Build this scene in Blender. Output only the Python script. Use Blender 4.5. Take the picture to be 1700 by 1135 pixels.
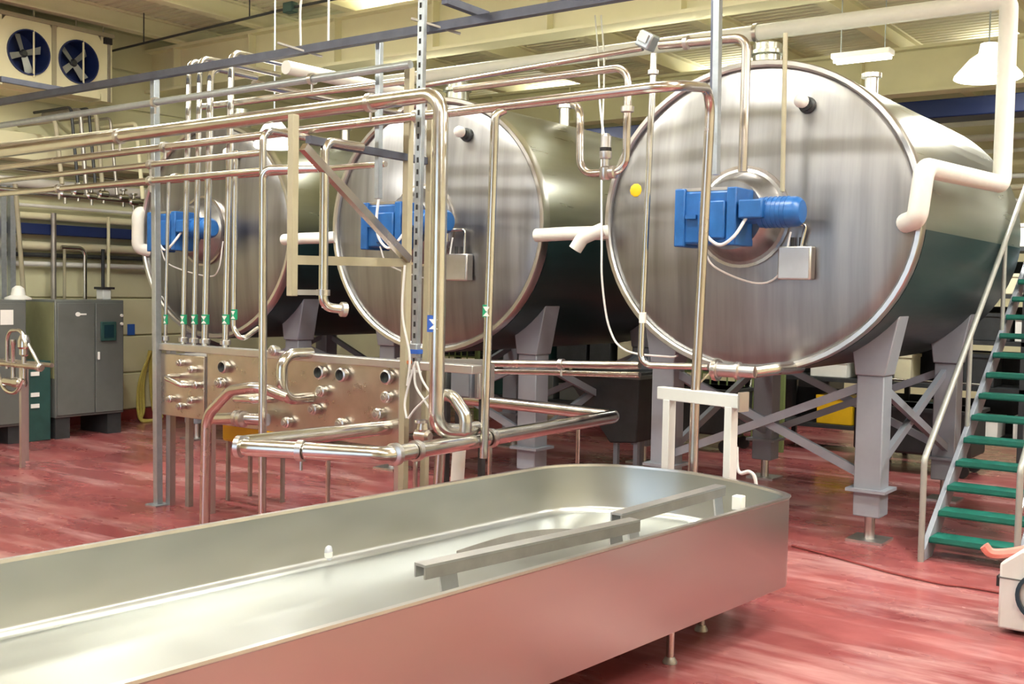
import bpy, math, random
from mathutils import Vector, Matrix
random.seed(7)
for o in list(bpy.data.objects): bpy.data.objects.remove(o)
SC = bpy.context.scene; COL = SC.collection
V = Vector; PI = math.pi
# ------------------------------------------------------------------ camera, world, exposure
F = 1803.2; AL = 0.62993; PITCH = 0.04836; ROLL = 0.018746; CAMZ = 2.0
_f0 = V((-math.sin(AL), math.cos(AL), 0)); _r0 = V((math.cos(AL), math.sin(AL), 0)); _u0 = V((0, 0, 1))
FW = _f0*math.cos(PITCH) - _u0*math.sin(PITCH); _u = _u0*math.cos(PITCH) + _f0*math.sin(PITCH)
RT = _r0*math.cos(ROLL) + _u*math.sin(ROLL); UP = _u*math.cos(ROLL) - _r0*math.sin(ROLL)
cam = bpy.data.objects.new('camera', bpy.data.cameras.new('camera')); COL.objects.link(cam)
cam.data.sensor_fit = 'HORIZONTAL'; cam.data.sensor_width = 36; cam.data.lens = F/1700*36
cam.data.clip_end = 200
cam.matrix_world = Matrix(((RT.x, UP.x, -FW.x, 0), (RT.y, UP.y, -FW.y, 0), (RT.z, UP.z, -FW.z, CAMZ), (0, 0, 0, 1)))
SC.camera = cam
W = bpy.data.worlds.new('world'); SC.world = W; W.use_nodes = True
W.node_tree.nodes['Background'].inputs[0].default_value = (.72, .86, 1, 1)
W.node_tree.nodes['Background'].inputs[1].default_value = 1.5
SC.view_settings.view_transform = 'Standard'; SC.view_settings.look = 'None'
SC.view_settings.gamma = 1; SC.view_settings.use_curve_mapping = False
SC.view_settings.exposure = 0.42
LAMP_W = 80; LAMP_COL = (1, .975, .90)

def at(x, y, k, v):
    """the point that the photograph's pixel (x, y) shows on the plane X, Y or Z = v"""
    d = FW + RT*((x-850)/F) - UP*((y-567.5)/F); i = 'XYZ'.index(k); o = V((0, 0, CAMZ))
    return o + d*((v-o[i])/d[i])
# ------------------------------------------------------------------ materials
def mat(name, col, rough=.5, metal=0, var=.0, vscale=(6, 6, 6), rvar=0, bump=0, col2=None, emit=None, estr=0, trans=0, spec=None, detail=4):
    m = bpy.data.materials.new(name); m.use_nodes = True; nt = m.node_tree; b = nt.nodes['Principled BSDF']
    b.inputs['Base Color'].default_value = (*col, 1); b.inputs['Roughness'].default_value = rough; b.inputs['Metallic'].default_value = metal
    if trans: b.inputs['Transmission Weight'].default_value = trans
    if spec is not None: b.inputs['Specular IOR Level'].default_value = spec
    if emit: b.inputs['Emission Color'].default_value = (*emit, 1); b.inputs['Emission Strength'].default_value = estr
    if var or rvar or bump or col2:
        tc = nt.nodes.new('ShaderNodeTexCoord'); mp = nt.nodes.new('ShaderNodeMapping'); mp.inputs['Scale'].default_value = vscale
        nz = nt.nodes.new('ShaderNodeTexNoise'); nz.inputs['Scale'].default_value = 1; nz.inputs['Detail'].default_value = detail; nz.inputs['Roughness'].default_value = .6
        nt.links.new(tc.outputs['Object'], mp.inputs[0]); nt.links.new(mp.outputs[0], nz.inputs['Vector'])
        if var or col2:
            r = nt.nodes.new('ShaderNodeValToRGB'); c2 = col2 or tuple(min(1, c*(1+var)) for c in col); c1 = col if col2 else tuple(c*(1-var) for c in col)
            r.color_ramp.elements[0].position = .22; r.color_ramp.elements[1].position = .78
            r.color_ramp.elements[0].color = (*c1, 1); r.color_ramp.elements[1].color = (*c2, 1)
            nt.links.new(nz.outputs[0], r.inputs[0]); nt.links.new(r.outputs[0], b.inputs['Base Color'])
        if rvar:
            mr = nt.nodes.new('ShaderNodeMapRange'); mr.inputs[1].default_value = .15; mr.inputs[2].default_value = .85
            mr.inputs[3].default_value = max(.03, rough-rvar); mr.inputs[4].default_value = min(1, rough+rvar)
            nt.links.new(nz.outputs[0], mr.inputs[0]); nt.links.new(mr.outputs[0], b.inputs['Roughness'])
        if bump:
            bp = nt.nodes.new('ShaderNodeBump'); bp.inputs['Strength'].default_value = bump; bp.inputs['Distance'].default_value = .01
            nt.links.new(nz.outputs[0], bp.inputs['Height']); nt.links.new(bp.outputs[0], b.inputs['Normal'])
    return m
M = {}
M['tank'] = mat('brushed_tank_steel', (.31, .31, .32), .38, 1, .26, (8, 3, .45), .05)
M['lowershell'] = mat('dark_teal_lower_shell', (.018, .045, .05), .34, .35, .3, (6, .6, 6), .08)
M['tankbody'] = mat('tank_shell_steel', (.50, .52, .46), .3, 1, .1, (8, .5, 8), .06)
M['rim'] = mat('rim_steel', (.62, .61, .60), .3, 1, .1)
M['pipe'] = mat('polished_pipe_steel', (.66, .65, .62), .2, 1, .1, (7, 7, 7), .08)
M['pipebrown'] = mat('tea_stained_pipe_steel', (.60, .555, .52), .24, 1, .12, (5, 5, 5), .08)
M['vat'] = mat('vat_steel', (.58, .59, .59), .29, 1, .03, (2.2, 1.2, 5), .02, detail=1)
M['vatin'] = mat('vat_lining_steel', (.47, .49, .48), .33, 1, .05, (1.5, 2.5, 6), .03, detail=1)
M['plate'] = mat('panel_steel', (.56, .51, .46), .3, 1, .14, (6, 6, 6), .08)
M['satin'] = mat('satin_frame_steel', (.62, .62, .63), .38, 1, .08)
M['legpaint'] = mat('grey_leg_steel', (.29, .32, .38), .45, .15, .08, (4, 4, 4), .04)
M['strut'] = mat('galvanised_strut', (.42, .47, .52), .4, .8, .12, (20, 20, 20))
M['darkstrut'] = mat('dark_strut', (.10, .11, .15), .45, .6, .2, (8, 8, 8))
M['cream'] = mat('cream_paint', (.80, .765, .53), .6, 0, .05, (2, 2, 2), .05)
M['creamdull'] = mat('cream_post_paint', (.37, .34, .24), .5, 0, .1, (5, 5, 5))
M['deck'] = mat('cream_roof_deck', (.74, .715, .53), .65, 0, .06, (1, 1, 1))
M['wall'] = mat('cream_wall_panel', (.74, .725, .50), .55, 0, .07, (1.5, 1.5, 1.5))
M['base'] = mat('red_baseboard', (.24, .04, .04), .5, 0, .1)
M['insul'] = mat('white_pipe_lagging', (.70, .69, .65), .6, 0, .05, (9, 9, 9), 0, .25)
M['white'] = mat('white_plastic', (.82, .82, .80), .45, 0, .04)
M['blue'] = mat('blue_enamel', (.015, .11, .36), .35, 0, .22, (7, 7, 7), .08)
M['darkblue'] = mat('dark_blue_recess', (.008, .022, .11), .5)
M['blade'] = mat('fan_blade_paint', (.36, .38, .36), .4, .3, .1)
M['black'] = mat('black_rubber', (.02, .02, .022), .6, 0, .2)
M['hole'] = mat('dark_port_bore', (.012, .02, .022), .5)
M['cabgrey'] = mat('grey_cabinet_paint', (.15, .165, .16), .4, .25, .12, (1, 4, 4), .05)
M['cabside'] = mat('olive_side_reflection', (.24, .25, .13), .5, 0, .12)
M['rail'] = mat('dull_rail_steel', (.36, .37, .35), .45, .4, .1)
M['green'] = mat('green_grating', (.007, .15, .115), .5, 0, .25, (9, 9, 9))
M['darkgreen'] = mat('dark_green_box', (.02, .07, .065), .5, 0, .2)
M['tag'] = mat('green_pipe_tag', (.01, .36, .18), .5, 0, .05)
M['bluetag'] = mat('blue_pipe_tag', (.03, .12, .52), .5, 0, .05)
M['yellow'] = mat('yellow_plastic', (.80, .48, .01), .45, 0, .08)
M['hose'] = mat('yellow_hose', (.62, .52, .13), .5, 0, .1)
M['cable'] = mat('white_cable', (.75, .76, .76), .45, 0, .04)
M['lampglow'] = mat('lamp_glow', (1, 1, 1), .4, 0, emit=(1, .97, .9), estr=9)
M['shade'] = mat('white_lamp_shade', (.9, .9, .9), .35, 0, .03, emit=(1, .98, .94), estr=.9)
M['mesh'] = mat('green_mesh_paint', (.20, .27, .10), .5, 0, .1)
M['darkmach'] = mat('dark_machine_paint', (.045, .05, .055), .45, .3, .3, (5, 5, 5))
M['wood'] = mat('pallet_wood', (.42, .25, .12), .7, 0, .2, (3, 12, 12))
M['card'] = mat('pale_carton', (.62, .58, .42), .7, 0, .08)
M['redbox'] = mat('orange_crate', (.52, .18, .08), .5, 0, .1)
M['machine'] = mat('pale_machine_paint', (.66, .68, .68), .4, 0, .05)
M['pink'] = mat('pink_red_handle', (.75, .24, .20), .4, 0, .1)
M['clear'] = mat('clear_plastic', (.80, .84, .95), .15, 0, trans=.35, var=.02)
M['screen'] = mat('dark_screen', (.01, .035, .05), .2, 0, .1)
M['steel_old'] = mat('dull_steel', (.4, .38, .36), .45, .8, .2, (6, 6, 6))
# red epoxy floor: worn, with pale pink wash marks and damp gloss
def floor_mat():
    m = bpy.data.materials.new('red_epoxy_floor'); m.use_nodes = True; nt = m.node_tree; b = nt.nodes['Principled BSDF']
    tc = nt.nodes.new('ShaderNodeTexCoord')
    def noise(sc, scale, det, rot=0):
        mp = nt.nodes.new('ShaderNodeMapping'); mp.inputs['Scale'].default_value = sc; mp.inputs['Rotation'].default_value = (0, 0, rot)
        n = nt.nodes.new('ShaderNodeTexNoise'); n.inputs['Scale'].default_value = scale; n.inputs['Detail'].default_value = det; n.inputs['Roughness'].default_value = .62
        nt.links.new(tc.outputs['Object'], mp.inputs[0]); nt.links.new(mp.outputs[0], n.inputs['Vector']); return n
    def ramp(n, p0, c0, p1, c1):
        r = nt.nodes.new('ShaderNodeValToRGB'); e = r.color_ramp.elements; e[0].position = p0; e[1].position = p1; e[0].color = (*c0, 1); e[1].color = (*c1, 1)
        nt.links.new(n.outputs[0], r.inputs[0]); return r
    base = ramp(noise((1, 1, 1), 1.3, 5), .3, (.20, .040, .045), .72, (.38, .105, .108))
    mask = ramp(noise((.45, 2.6, 1), 1.5, 7, -.62), .5, (0, 0, 0), .72, (.8, .8, .8))
    mix = nt.nodes.new('ShaderNodeMixRGB'); mix.inputs[2].default_value = (.55, .31, .31, 1)
    nt.links.new(mask.outputs[0], mix.inputs[0]); nt.links.new(base.outputs[0], mix.inputs[1]); nt.links.new(mix.outputs[0], b.inputs['Base Color'])
    rr = ramp(noise((.8, 1.2, 1), 1.1, 4, .4), .35, (.16, .16, .16), .7, (.46, .46, .46)); nt.links.new(rr.outputs[0], b.inputs['Roughness'])
    bp = nt.nodes.new('ShaderNodeBump'); bp.inputs['Strength'].default_value = .12; bp.inputs['Distance'].default_value = .008
    nt.links.new(noise((1, 1, 1), 14, 3).outputs[0], bp.inputs['Height']); nt.links.new(bp.outputs[0], b.inputs['Normal'])
    return m
M['floor'] = floor_mat()
# ------------------------------------------------------------------ mesh building
class MB:
    def __init__(s): s.v = []; s.f = []
    def add(s, vs, fs):
        n = len(s.v); s.v += [tuple(q) for q in vs]; s.f += [tuple(i+n for i in q) for q in fs]; return s
    def box(s, a, b, rot=None, c=None):
        x0, y0, z0 = a; x1, y1, z1 = b
        vs = [V(q) for q in ((x0, y0, z0), (x1, y0, z0), (x1, y1, z0), (x0, y1, z0), (x0, y0, z1), (x1, y0, z1), (x1, y1, z1), (x0, y1, z1))]
        if rot is not None:
            c = V(c) if c is not None else sum(vs, V())/8
            vs = [rot @ (q-c)+c for q in vs]
        return s.add(vs, ((0, 3, 2, 1), (4, 5, 6, 7), (0, 1, 5, 4), (1, 2, 6, 5), (2, 3, 7, 6), (3, 0, 4, 7)))
    def cbox(s, c, d, rot=None):
        return s.box((c[0]-d[0]/2, c[1]-d[1]/2, c[2]-d[2]/2), (c[0]+d[0]/2, c[1]+d[1]/2, c[2]+d[2]/2), rot)
    def beam(s, p, q, w, h, up=V((0, 0, 1))):
        p = V(p); q = V(q); d = (q-p).normalized(); a = d.cross(up)
        if a.length < 1e-4: a = d.cross(V((0, 1, 0)))
        a.normalize(); b = a.cross(d).normalized(); vs = []
        for e in (p, q):
            for i, j in ((-1, -1), (1, -1), (1, 1), (-1, 1)): vs.append(e+a*(i*w/2)+b*(j*h/2))
        return s.add(vs, ((0, 3, 2, 1), (4, 5, 6, 7), (0, 1, 5, 4), (1, 2, 6, 5), (2, 3, 7, 6), (3, 0, 4, 7)))
    def prism(s, poly, ext):
        """poly: 3-D points of a planar outline, pushed along ext"""
        n = len(poly); ext = V(ext); vs = [V(q) for q in poly]+[V(q)+ext for q in poly]
        return s.add(vs, [tuple(range(n-1, -1, -1)), tuple(range(n, 2*n))]+[(i, (i+1) % n, n+(i+1) % n, n+i) for i in range(n)])
    def rings(s, R, cap=True):
        n = len(R[0]); vs = [q for r in R for q in r]; fs = []
        for k in range(len(R)-1):
            for i in range(n): fs.append((k*n+i, k*n+(i+1) % n, (k+1)*n+(i+1) % n, (k+1)*n+i))
        if cap: fs.append(tuple(range(n-1, -1, -1))); fs.append(tuple(range((len(R)-1)*n, len(R)*n)))
        return s.add(vs, fs)
    def lathe(s, o, ax, prof, seg=24, cap=True, sx=1, sy=1, a=None):
        """prof: (radius, distance along ax) pairs"""
        o = V(o); ax = V(ax).normalized()
        a = V(a) if a is not None else (ax.cross(V((0, 0, 1))) if abs(ax.z) < .9 else ax.cross(V((0, 1, 0))))
        a.normalize(); b = ax.cross(a).normalized()
        return s.rings([[o+ax*t+a*(r*sx*math.cos(2*PI*i/seg))+b*(r*sy*math.sin(2*PI*i/seg)) for i in range(seg)] for r, t in prof], cap)
    def cyl(s, p, q, r, r2=None, seg=16):
        p = V(p); q = V(q); return s.lathe(p, q-p, [(r, 0), (r if r2 is None else r2, (q-p).length)], seg)
    def ring(s, p, ax, r, w, t, seg=18):
        return s.lathe(V(p)-V(ax).normalized()*w/2, ax, [(r, 0), (r+t, 0), (r+t, w), (r, w), (r, 0)], seg, False)
    def tube(s, pts, r, bend=.1, seg=12, closed_caps=True, nb=6):
        P = [V(q) for q in pts]; path = [P[0]]
        for i in range(1, len(P)-1):
            a = (P[i-1]-P[i]); b = (P[i+1]-P[i]); la, lb = a.length, b.length; a.normalize(); b.normalize()
            ang = a.angle(b)
            if ang > PI-.03: path.append(P[i]); continue
            t = min(bend/math.tan(ang/2), la*.48, lb*.48); rr = t*math.tan(ang/2)
            c = P[i]+(a+b).normalized()*(rr/math.sin(ang/2)); s0 = P[i]+a*t-c; s1 = P[i]+b*t-c; tot = s0.angle(s1)
            for k in range(nb+1):
                u = k/nb; path.append(c+(s0*math.sin((1-u)*tot)+s1*math.sin(u*tot))/math.sin(tot))
        path.append(P[-1]); R = []; n = None
        for i, q in enumerate(path):
            d = (path[min(i+1, len(path)-1)]-path[max(i-1, 0)]).normalized()
            if n is None: n = d.cross(V((0, 0, 1))) if abs(d.z) < .9 else d.cross(V((0, 1, 0)))
            n = (n-d*n.dot(d)).normalized(); b = d.cross(n)
            R.append([q+n*(r*math.cos(2*PI*j/seg))+b*(r*math.sin(2*PI*j/seg)) for j in range(seg)])
        return s.rings(R, closed_caps)
    def smooth(s, pts, r, seg=8, n=10):
        """a cable through the points (Catmull-Rom)"""
        P = [V(q) for q in pts]; P = [P[0]*2-P[1]]+P+[P[-1]*2-P[-2]]; out = []
        for i in range(1, len(P)-2):
            for k in range(n):
                t = k/n; a, b, c, d = P[i-1:i+3]
                out.append(.5*((2*b)+(c-a)*t+(2*a-5*b+4*c-d)*t*t+(3*b-a-3*c+d)*t**3))
        out.append(P[-2]); return s.tube(out, r, .001, seg)
def build(name, mb, m, parent=None, bevel=0, smooth=35):
    vs = [V(q) for q in mb.v]
    if parent is not None:
        o = V((0, 0, 0)); p = parent
        while p is not None: o += p.location; p = p.parent
    else:
        lo = [min(q[i] for q in vs) for i in range(3)]; hi = [max(q[i] for q in vs) for i in range(3)]
        o = V(((lo[0]+hi[0])/2, (lo[1]+hi[1])/2, lo[2]))
    me = bpy.data.meshes.new(name); me.from_pydata([q-o for q in vs], [], mb.f); me.validate(); me.update()
    import bmesh
    bm = bmesh.new(); bm.from_mesh(me); bmesh.ops.recalc_face_normals(bm, faces=bm.faces); bm.to_mesh(me); bm.free()
    me.polygons.foreach_set('use_smooth', [True]*len(me.polygons)); me.set_sharp_from_angle(angle=math.radians(smooth))
    me.materials.append(M[m] if isinstance(m, str) else m)
    ob = bpy.data.objects.new(name, me); COL.objects.link(ob)
    if parent is not None: ob.parent = parent
    else: ob.location = o
    if bevel:
        bv = ob.modifiers.new('bevel', 'BEVEL'); bv.width = bevel; bv.segments = 2; bv.limit_method = 'ANGLE'; bv.angle_limit = math.radians(40)
    return ob
def tag(o, label, cat, group=None):
    o['label'] = label; o['category'] = cat
    if group: o['group'] = group
    return o
def thing(name, label, cat, loc, group=None):
    o = bpy.data.objects.new(name, None); COL.objects.link(o); o.location = V(loc); o.empty_display_size = .1
    return tag(o, label, cat, group)
def struct(name, mb, m, **k):
    o = build(name, mb, m, **k); o['kind'] = 'structure'; return o
def share(src, parent, d):
    """a copy of a part, moved by d, that shares the mesh"""
    c = src.copy(); COL.objects.link(c); c.parent = parent; c.location = src.location+V(d); return c
# ------------------------------------------------------------------ the room
XL, XR, YF, YB, ZC = -13.8, 4.5, -4.5, 20.0, 5.6
struct('floor', MB().box((XL-.2, YF-.2, -.2), (XR+.2, YB+.2, 0)), 'floor')
ceil = struct('ceiling', MB().box((XL-.2, YF-.2, ZC+.06), (XR+.2, YB+.2, ZC+.2)), 'deck')
def deck_sheet(y0):
    mb = MB(); prof = []; y = y0; p = .15
    for k in range(6): prof += [(y, ZC), (y+.09, ZC), (y+.105, ZC+.045), (y+.135, ZC+.045)]; y += p
    prof.append((y, ZC))
    vs = [V((x, a, b)) for x in (XL, XR) for a, b in prof]; n = len(prof)
    return mb.add(vs, [(i, i+1, n+i+1, n+i) for i in range(n-1)])
ds = None
for k in range(27):
    if ds is None: ds = build('deck_sheet', deck_sheet(YF), 'deck', ceil, smooth=10)
    else: share(ds, ceil, (0, .905*k, 0))
wl = struct('wall_left', MB().box((XL-.2, YF-.2, 0), (XL, YB+.2, ZC+.1)), 'wall')
pz = .16; pan = None
for k in range(10):                                    # horizontal wall panels with recessed joints
    if pan is None: pan = build('wall_panel', MB().box((XL, YF, pz), (XL+.04, YB, pz+.52)), 'wall', wl, bevel=.012)
    else: share(pan, wl, (0, 0, .54*k))
struct('wall_back', MB().box((XL-.2, YB, 0), (XR+.2, YB+.2, ZC+.1)), 'wall')
struct('wall_right', MB().box((XR, YF-.2, 0), (XR+.2, YB+.2, ZC+.1)), 'wall')
wf = MB()                                               # front wall behind the camera, with an unseen opening added to let in cool daylight
wf.box((XL-.2, YF-.2, 0), (-8.2, YF, ZC+.1)).box((-2.5, YF-.2, 0), (XR+.2, YF, ZC+.1)).box((-8.2, YF-.2, 4.4), (-2.5, YF, ZC+.1))
struct('wall_front', wf, 'wall')
struct('baseboard_left', MB().box((XL, YF, 0), (XL+.05, YB, .15)), 'base')
# girders along X and purlins along Y
def girder(y, label):
    t = thing('roof_girder', label, 'girder', (-5, y, 4.75))
    build('web', MB().box((XL, y-.03, 4.78), (XR, y+.03, 5.32)), 'cream', t)
    build('flange', MB().box((XL, y-.16, 4.74), (XR, y+.16, 4.78)), 'cream', t)
    build('flange', MB().box((XL, y-.16, 5.32), (XR, y+.16, 5.36)), 'cream', t)
    st = None
    for k in range(12):
        x = XL+.7+k*1.6
        if st is None: st = build('stiffener', MB().box((x-.012, y-.15, 4.78), (x+.012, y-.03, 5.32)), 'cream', t)
        else: share(st, t, (1.6*k, 0, 0))
girder(9.85, 'deep cream steel girder running across the roof above the tanks')
girder(15.2, 'cream steel girder near the rear of the roof beyond the tanks')
girder(4.2, 'cream steel girder overhead in front of the pipe rack')
for k in range(11):
    x = XL+.9+k*1.65
    mb = MB().box((x-.012, YF, 5.38), (x+.012, YB, 5.58)).box((x-.08, YF, 5.36), (x+.08, YB, 5.385)).box((x-.08, YF, 5.575), (x+.08, YB, 5.6))
    tag(build('roof_purlin', mb, 'cream'), 'cream steel purlin carrying the ribbed roof deck', 'beam', 'roof purlins')
# ------------------------------------------------------------------ the three tanks
YT, XC, SP, ZT, TA, TB = 8.316, -3.675, 3.39, 2.617, 1.371, 1.2635
YE = 11.75
DOME = .13
def dome(dx, dz): return YT-DOME*max(0, 1-(dx/TA)**2-(dz/TB)**2)
def ering(x, y, s, ds=0, seg=72):
    return [V((x+(TA*s+ds)*math.cos(2*PI*i/seg), y, ZT+(TB*s+ds)*math.sin(2*PI*i/seg))) for i in range(seg)]
def tank_leg(t, x, y, side):
    zt = 1.36
    leg = build('leg', MB().box((x-.11, y-.11, .21), (x+.11, y+.11, zt)), 'legpaint', t, bevel=.01)
    g = MB(); w0, w1 = .12, .19
    zt2 = 1.85
    g.prism([(x-w0, y-.13, zt), (x+w0, y-.13, zt), (x+w1+(.03 if side > 0 else 0), y-.13, zt2), (x-w1-(.03 if side < 0 else 0), y-.13, zt2)], (0, .26, 0))
    build('gusset', g, 'legpaint', leg, bevel=.01)
    build('collar', MB().box((x-.16, y-.16, .415), (x+.16, y+.16, .44)), 'legpaint', leg)
    build('screw', MB().cyl((x, y, .01), (x, y, .22), .042), 'rim', leg)
    build('foot_plate', MB().box((x-.15, y-.15, 0), (x+.15, y+.15, .022)), 'satin', leg)
def tank(k, label):
    x = XC-SP*k; t = thing('process_tank', label, 'tank', (x, YT, 0), 'horizontal steel tanks in a row')
    build('shell', MB().rings([ering(x, YT+.05, .985), ering(x, YT+.06, .995), ering(x, YE-.05, .995), ering(x, YE, .97), ering(x, YE+.12, .7), ering(x, YE+.17, .3)]), 'tankbody', t, smooth=40)
    jk = []  # separate dark teal sheet over the lower half of the shell
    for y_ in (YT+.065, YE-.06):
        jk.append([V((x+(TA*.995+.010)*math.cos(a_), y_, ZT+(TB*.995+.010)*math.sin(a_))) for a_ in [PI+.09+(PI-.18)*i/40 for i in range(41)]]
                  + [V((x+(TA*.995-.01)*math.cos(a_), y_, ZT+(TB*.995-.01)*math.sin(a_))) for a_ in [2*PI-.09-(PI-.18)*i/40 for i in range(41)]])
    build('lower_shell', MB().rings(jk), 'lowershell', t, smooth=40)
    build('rim', MB().rings([ering(x, YT-.03, 1, -.055), ering(x, YT-.045, 1, -.04), ering(x, YT-.045, 1, -.008), ering(x, YT-.03, 1), ering(x, YT+.06, 1), ering(x, YT+.06, 1, -.055), ering(x, YT-.03, 1, -.055)], False), 'rim', t)
    build('front_head', MB().rings([ering(x, YT+.02, .2)]+[ering(x, YT-DOME*(1-s_*s_), s_) for s_ in (.2, .32, .45, .57, .68, .78, .87, .93)]+[ering(x, YT, 1, -.05), ering(x, YT+.05, 1, -.05)]), 'tank', t, smooth=60)
    # agitator drive
    hub = build('drive_housing', MB().lathe((x-.02, YT-.1, ZT), (0, -1, 0), [(.36, -.02), (.385, .03), (.385, .05), (.36, .06), (.33, .12), (.29, .24), (.27, .26)], 36), 'tank', t)
    build('hub_flange', MB().ring((x-.02, YT-.135, ZT), (0, 1, 0), .36, .03, .05, 36), 'pipebrown', hub)
    gx, gy, gz = x-.04, YT-.52, ZT-.03
    g = MB().box((gx-.29, gy-.13, gz-.21), (gx+.20, gy+.17, gz+.20))
    gear = build('gearbox', g, 'blue', t, bevel=.02)
    build('gear_cover', MB().box((gx-.10, gy-.16, gz-.17), (gx+.12, gy-.12, gz+.12)), 'blue', gear, bevel=.012)
    build('gear_flange', MB().box((gx-.31, gy-.15, gz-.23), (gx-.22, gy+.18, gz+.22)), 'blue', gear, bevel=.01)
    build('gear_flange', MB().box((gx+.13, gy-.15, gz-.22), (gx+.21, gy+.18, gz+.22)), 'blue', gear, bevel=.01)
    build('rib', MB().box((gx-.21, gy-.16, gz-.015), (gx-.12, gy-.12, gz+.015)), 'blue', gear)
    build('top_plate', MB().box((gx-.26, gy-.12, gz+.20), (gx+.12, gy+.14, gz+.225)), 'rim', gear)
    mo = build('motor', MB().lathe((gx+.2, gy, gz+.03), (1, 0, 0), [(.07, 0), (.085, .02), (.085, .14), (.115, .15), (.115, .42), (.108, .45), (.085, .475), (.04, .48)], 24), 'blue', t)
    build('terminal_box', MB().box((gx+.23, gy-.16, gz-.02), (gx+.42, gy-.04, gz+.12)), 'blue', mo, bevel=.012)
    for j in range(6):
        build('cooling_fin', MB().ring((gx+.39+j*.035, gy, gz+.03), (1, 0, 0), .112, .01, .008, 20), 'blue', mo)
    # sight lamp port near the top
    lp = build('sight_port', MB().lathe((x+.47, dome(.47, .86), ZT+.86), (0, -1, 0), [(.065, -.03), (.065, .03), (.05, .04), (.05, .07)], 18), 'darkmach', t)
    build('port_lamp', MB().lathe((x+.46, dome(.47, .86)-.07, ZT+.88), (0, -1, 0), [(.03, 0), (.052, .02), (.055, .06), (.04, .09), (.015, .105)], 16), 'white', lp)
    for sx in (-1, 1):
        for y in (8.87, 11.15): tank_leg(t, x-.07+sx*.94, y, sx)
    xa, xb = x-.07-.94, x-.07+.94
    for y in (8.87, 11.15):
        build('brace', MB().beam((xa, y-.02, .5), (xb, y-.02, 1.3), .05, .07), 'legpaint', t)
        build('brace', MB().beam((xa, y+.02, 1.3), (xb, y+.02, .5), .05, .07), 'legpaint', t)
    for xx in (xa, xb):
        build('brace', MB().beam((xx-.02, 8.87, .5), (xx-.02, 11.15, 1.3), .05, .07), 'legpaint', t)
        build('brace', MB().beam((xx+.02, 8.87, 1.3), (xx+.02, 11.15, .5), .05, .07), 'legpaint', t)
    # nozzles on top
    build('manway', MB().lathe((x-.12, YT+.5, ZT+TB-.06), (0, 0, 1), [(.12, 0), (.12, .2), (.15, .21), (.15, .24), (.12, .25), (.12, .3), (.06, .32)], 24), 'tankbody', t)
    build('nozzle', MB().lathe((x+.35, YT+1.8, ZT+TB-.12), (0, 0, 1), [(.06, 0), (.06, .25), (.09, .25), (.09, .29)], 16), 'rim', t)
    build('nozzle', MB().lathe((x-.5, YT+.7, ZT+TB-.16), (0, 0, 1), [(.05, 0), (.05, .22), (.08, .22), (.08, .26)], 16), 'rim', t)
    return t
T1 = tank(0, 'largest stainless tank on the right with yellow dot on its face')
T2 = tank(1, 'middle stainless tank behind the tall vertical pipes')
T3 = tank(2, 'furthest stainless tank on the left behind the pipe bundle')
p = at(1058, 316, 'Y', YT-.03)
build('yellow_sticker', MB().lathe((p.x, dome(p.x-XC, p.z-ZT), p.z), (0, -1, 0), [(.058, -.02), (.058, .008), (.05, .012)], 10), 'yellow', T1)
def jbox(t, x, z, w, h, gpipe):
    YT = 8.316-.08; gpipe = [V(q)-V((0, .08, 0)) for q in gpipe]
    b = build('junction_box', MB().box((x-w/2, YT-.13, z-h/2), (x+w/2, YT-.03, z+h/2)), 'satin', t, bevel=.012)
    build('box_lid', MB().box((x-w/2+.015, YT-.14, z-h/2+.015), (x+w/2-.015, YT-.128, z+h/2-.015)), 'satin', b)
    build('cable_gland', MB().cyl((x-.04, YT-.08, z+h/2-.01), (x-.04, YT-.08, z+h/2+.07), .014), 'black', b)
    build('cable_gland', MB().cyl((x+.03, YT-.08, z+h/2-.01), (x+.03, YT-.08, z+h/2+.07), .014), 'black', b)
    build('conduit', MB().tube(gpipe, .015, .03), 'pipe', b)
p = at(1327, 437, 'Y', YT-.1)
jbox(T1, p.x, p.z, .27, .26, [(p.x+.03, YT-.08, p.z+.12), (p.x+.07, YT-.08, p.z+.3), (p.x+.0, YT-.08, p.z+.3)])
p = at(769, 444, 'Y', YT-.1)
jbox(T2, p.x, p.z, .26, .26, [(p.x+.06, YT-.08, p.z+.12), (p.x+.06, YT-.08, p.z+.36), (p.x-.16, YT-.08, p.z+.36), (p.x-.16, YT-.08, p.z+.25)])
for t, dx in ((T1, 0), (T2, -SP), (T3, -2*SP)):
    gx, gy, gz = XC+dx-.04, YT-.52, ZT-.03
    build('motor_cable', MB().smooth([(gx-.03, gy-.19, gz+.28), (gx-.05, gy-.2, gz+.05), (gx-.02, gy-.2, gz-.12), (gx+.10, gy-.2, gz-.22), (gx+.22, gy-.2, gz-.16), (gx+.28, gy-.12, gz-.02)], .013), 'cable', t)
    build('sensor_cable', MB().smooth([(gx-.06, gy-.14, gz-.2), (gx+.0, gy-.06, gz-.38), (gx+.18, YT-.2, gz-.5), (gx+.38, YT-.2, gz-.42), (gx+.46, YT-.2, gz-.1)], .008), 'cable', t)
YP = 6.0
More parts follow.
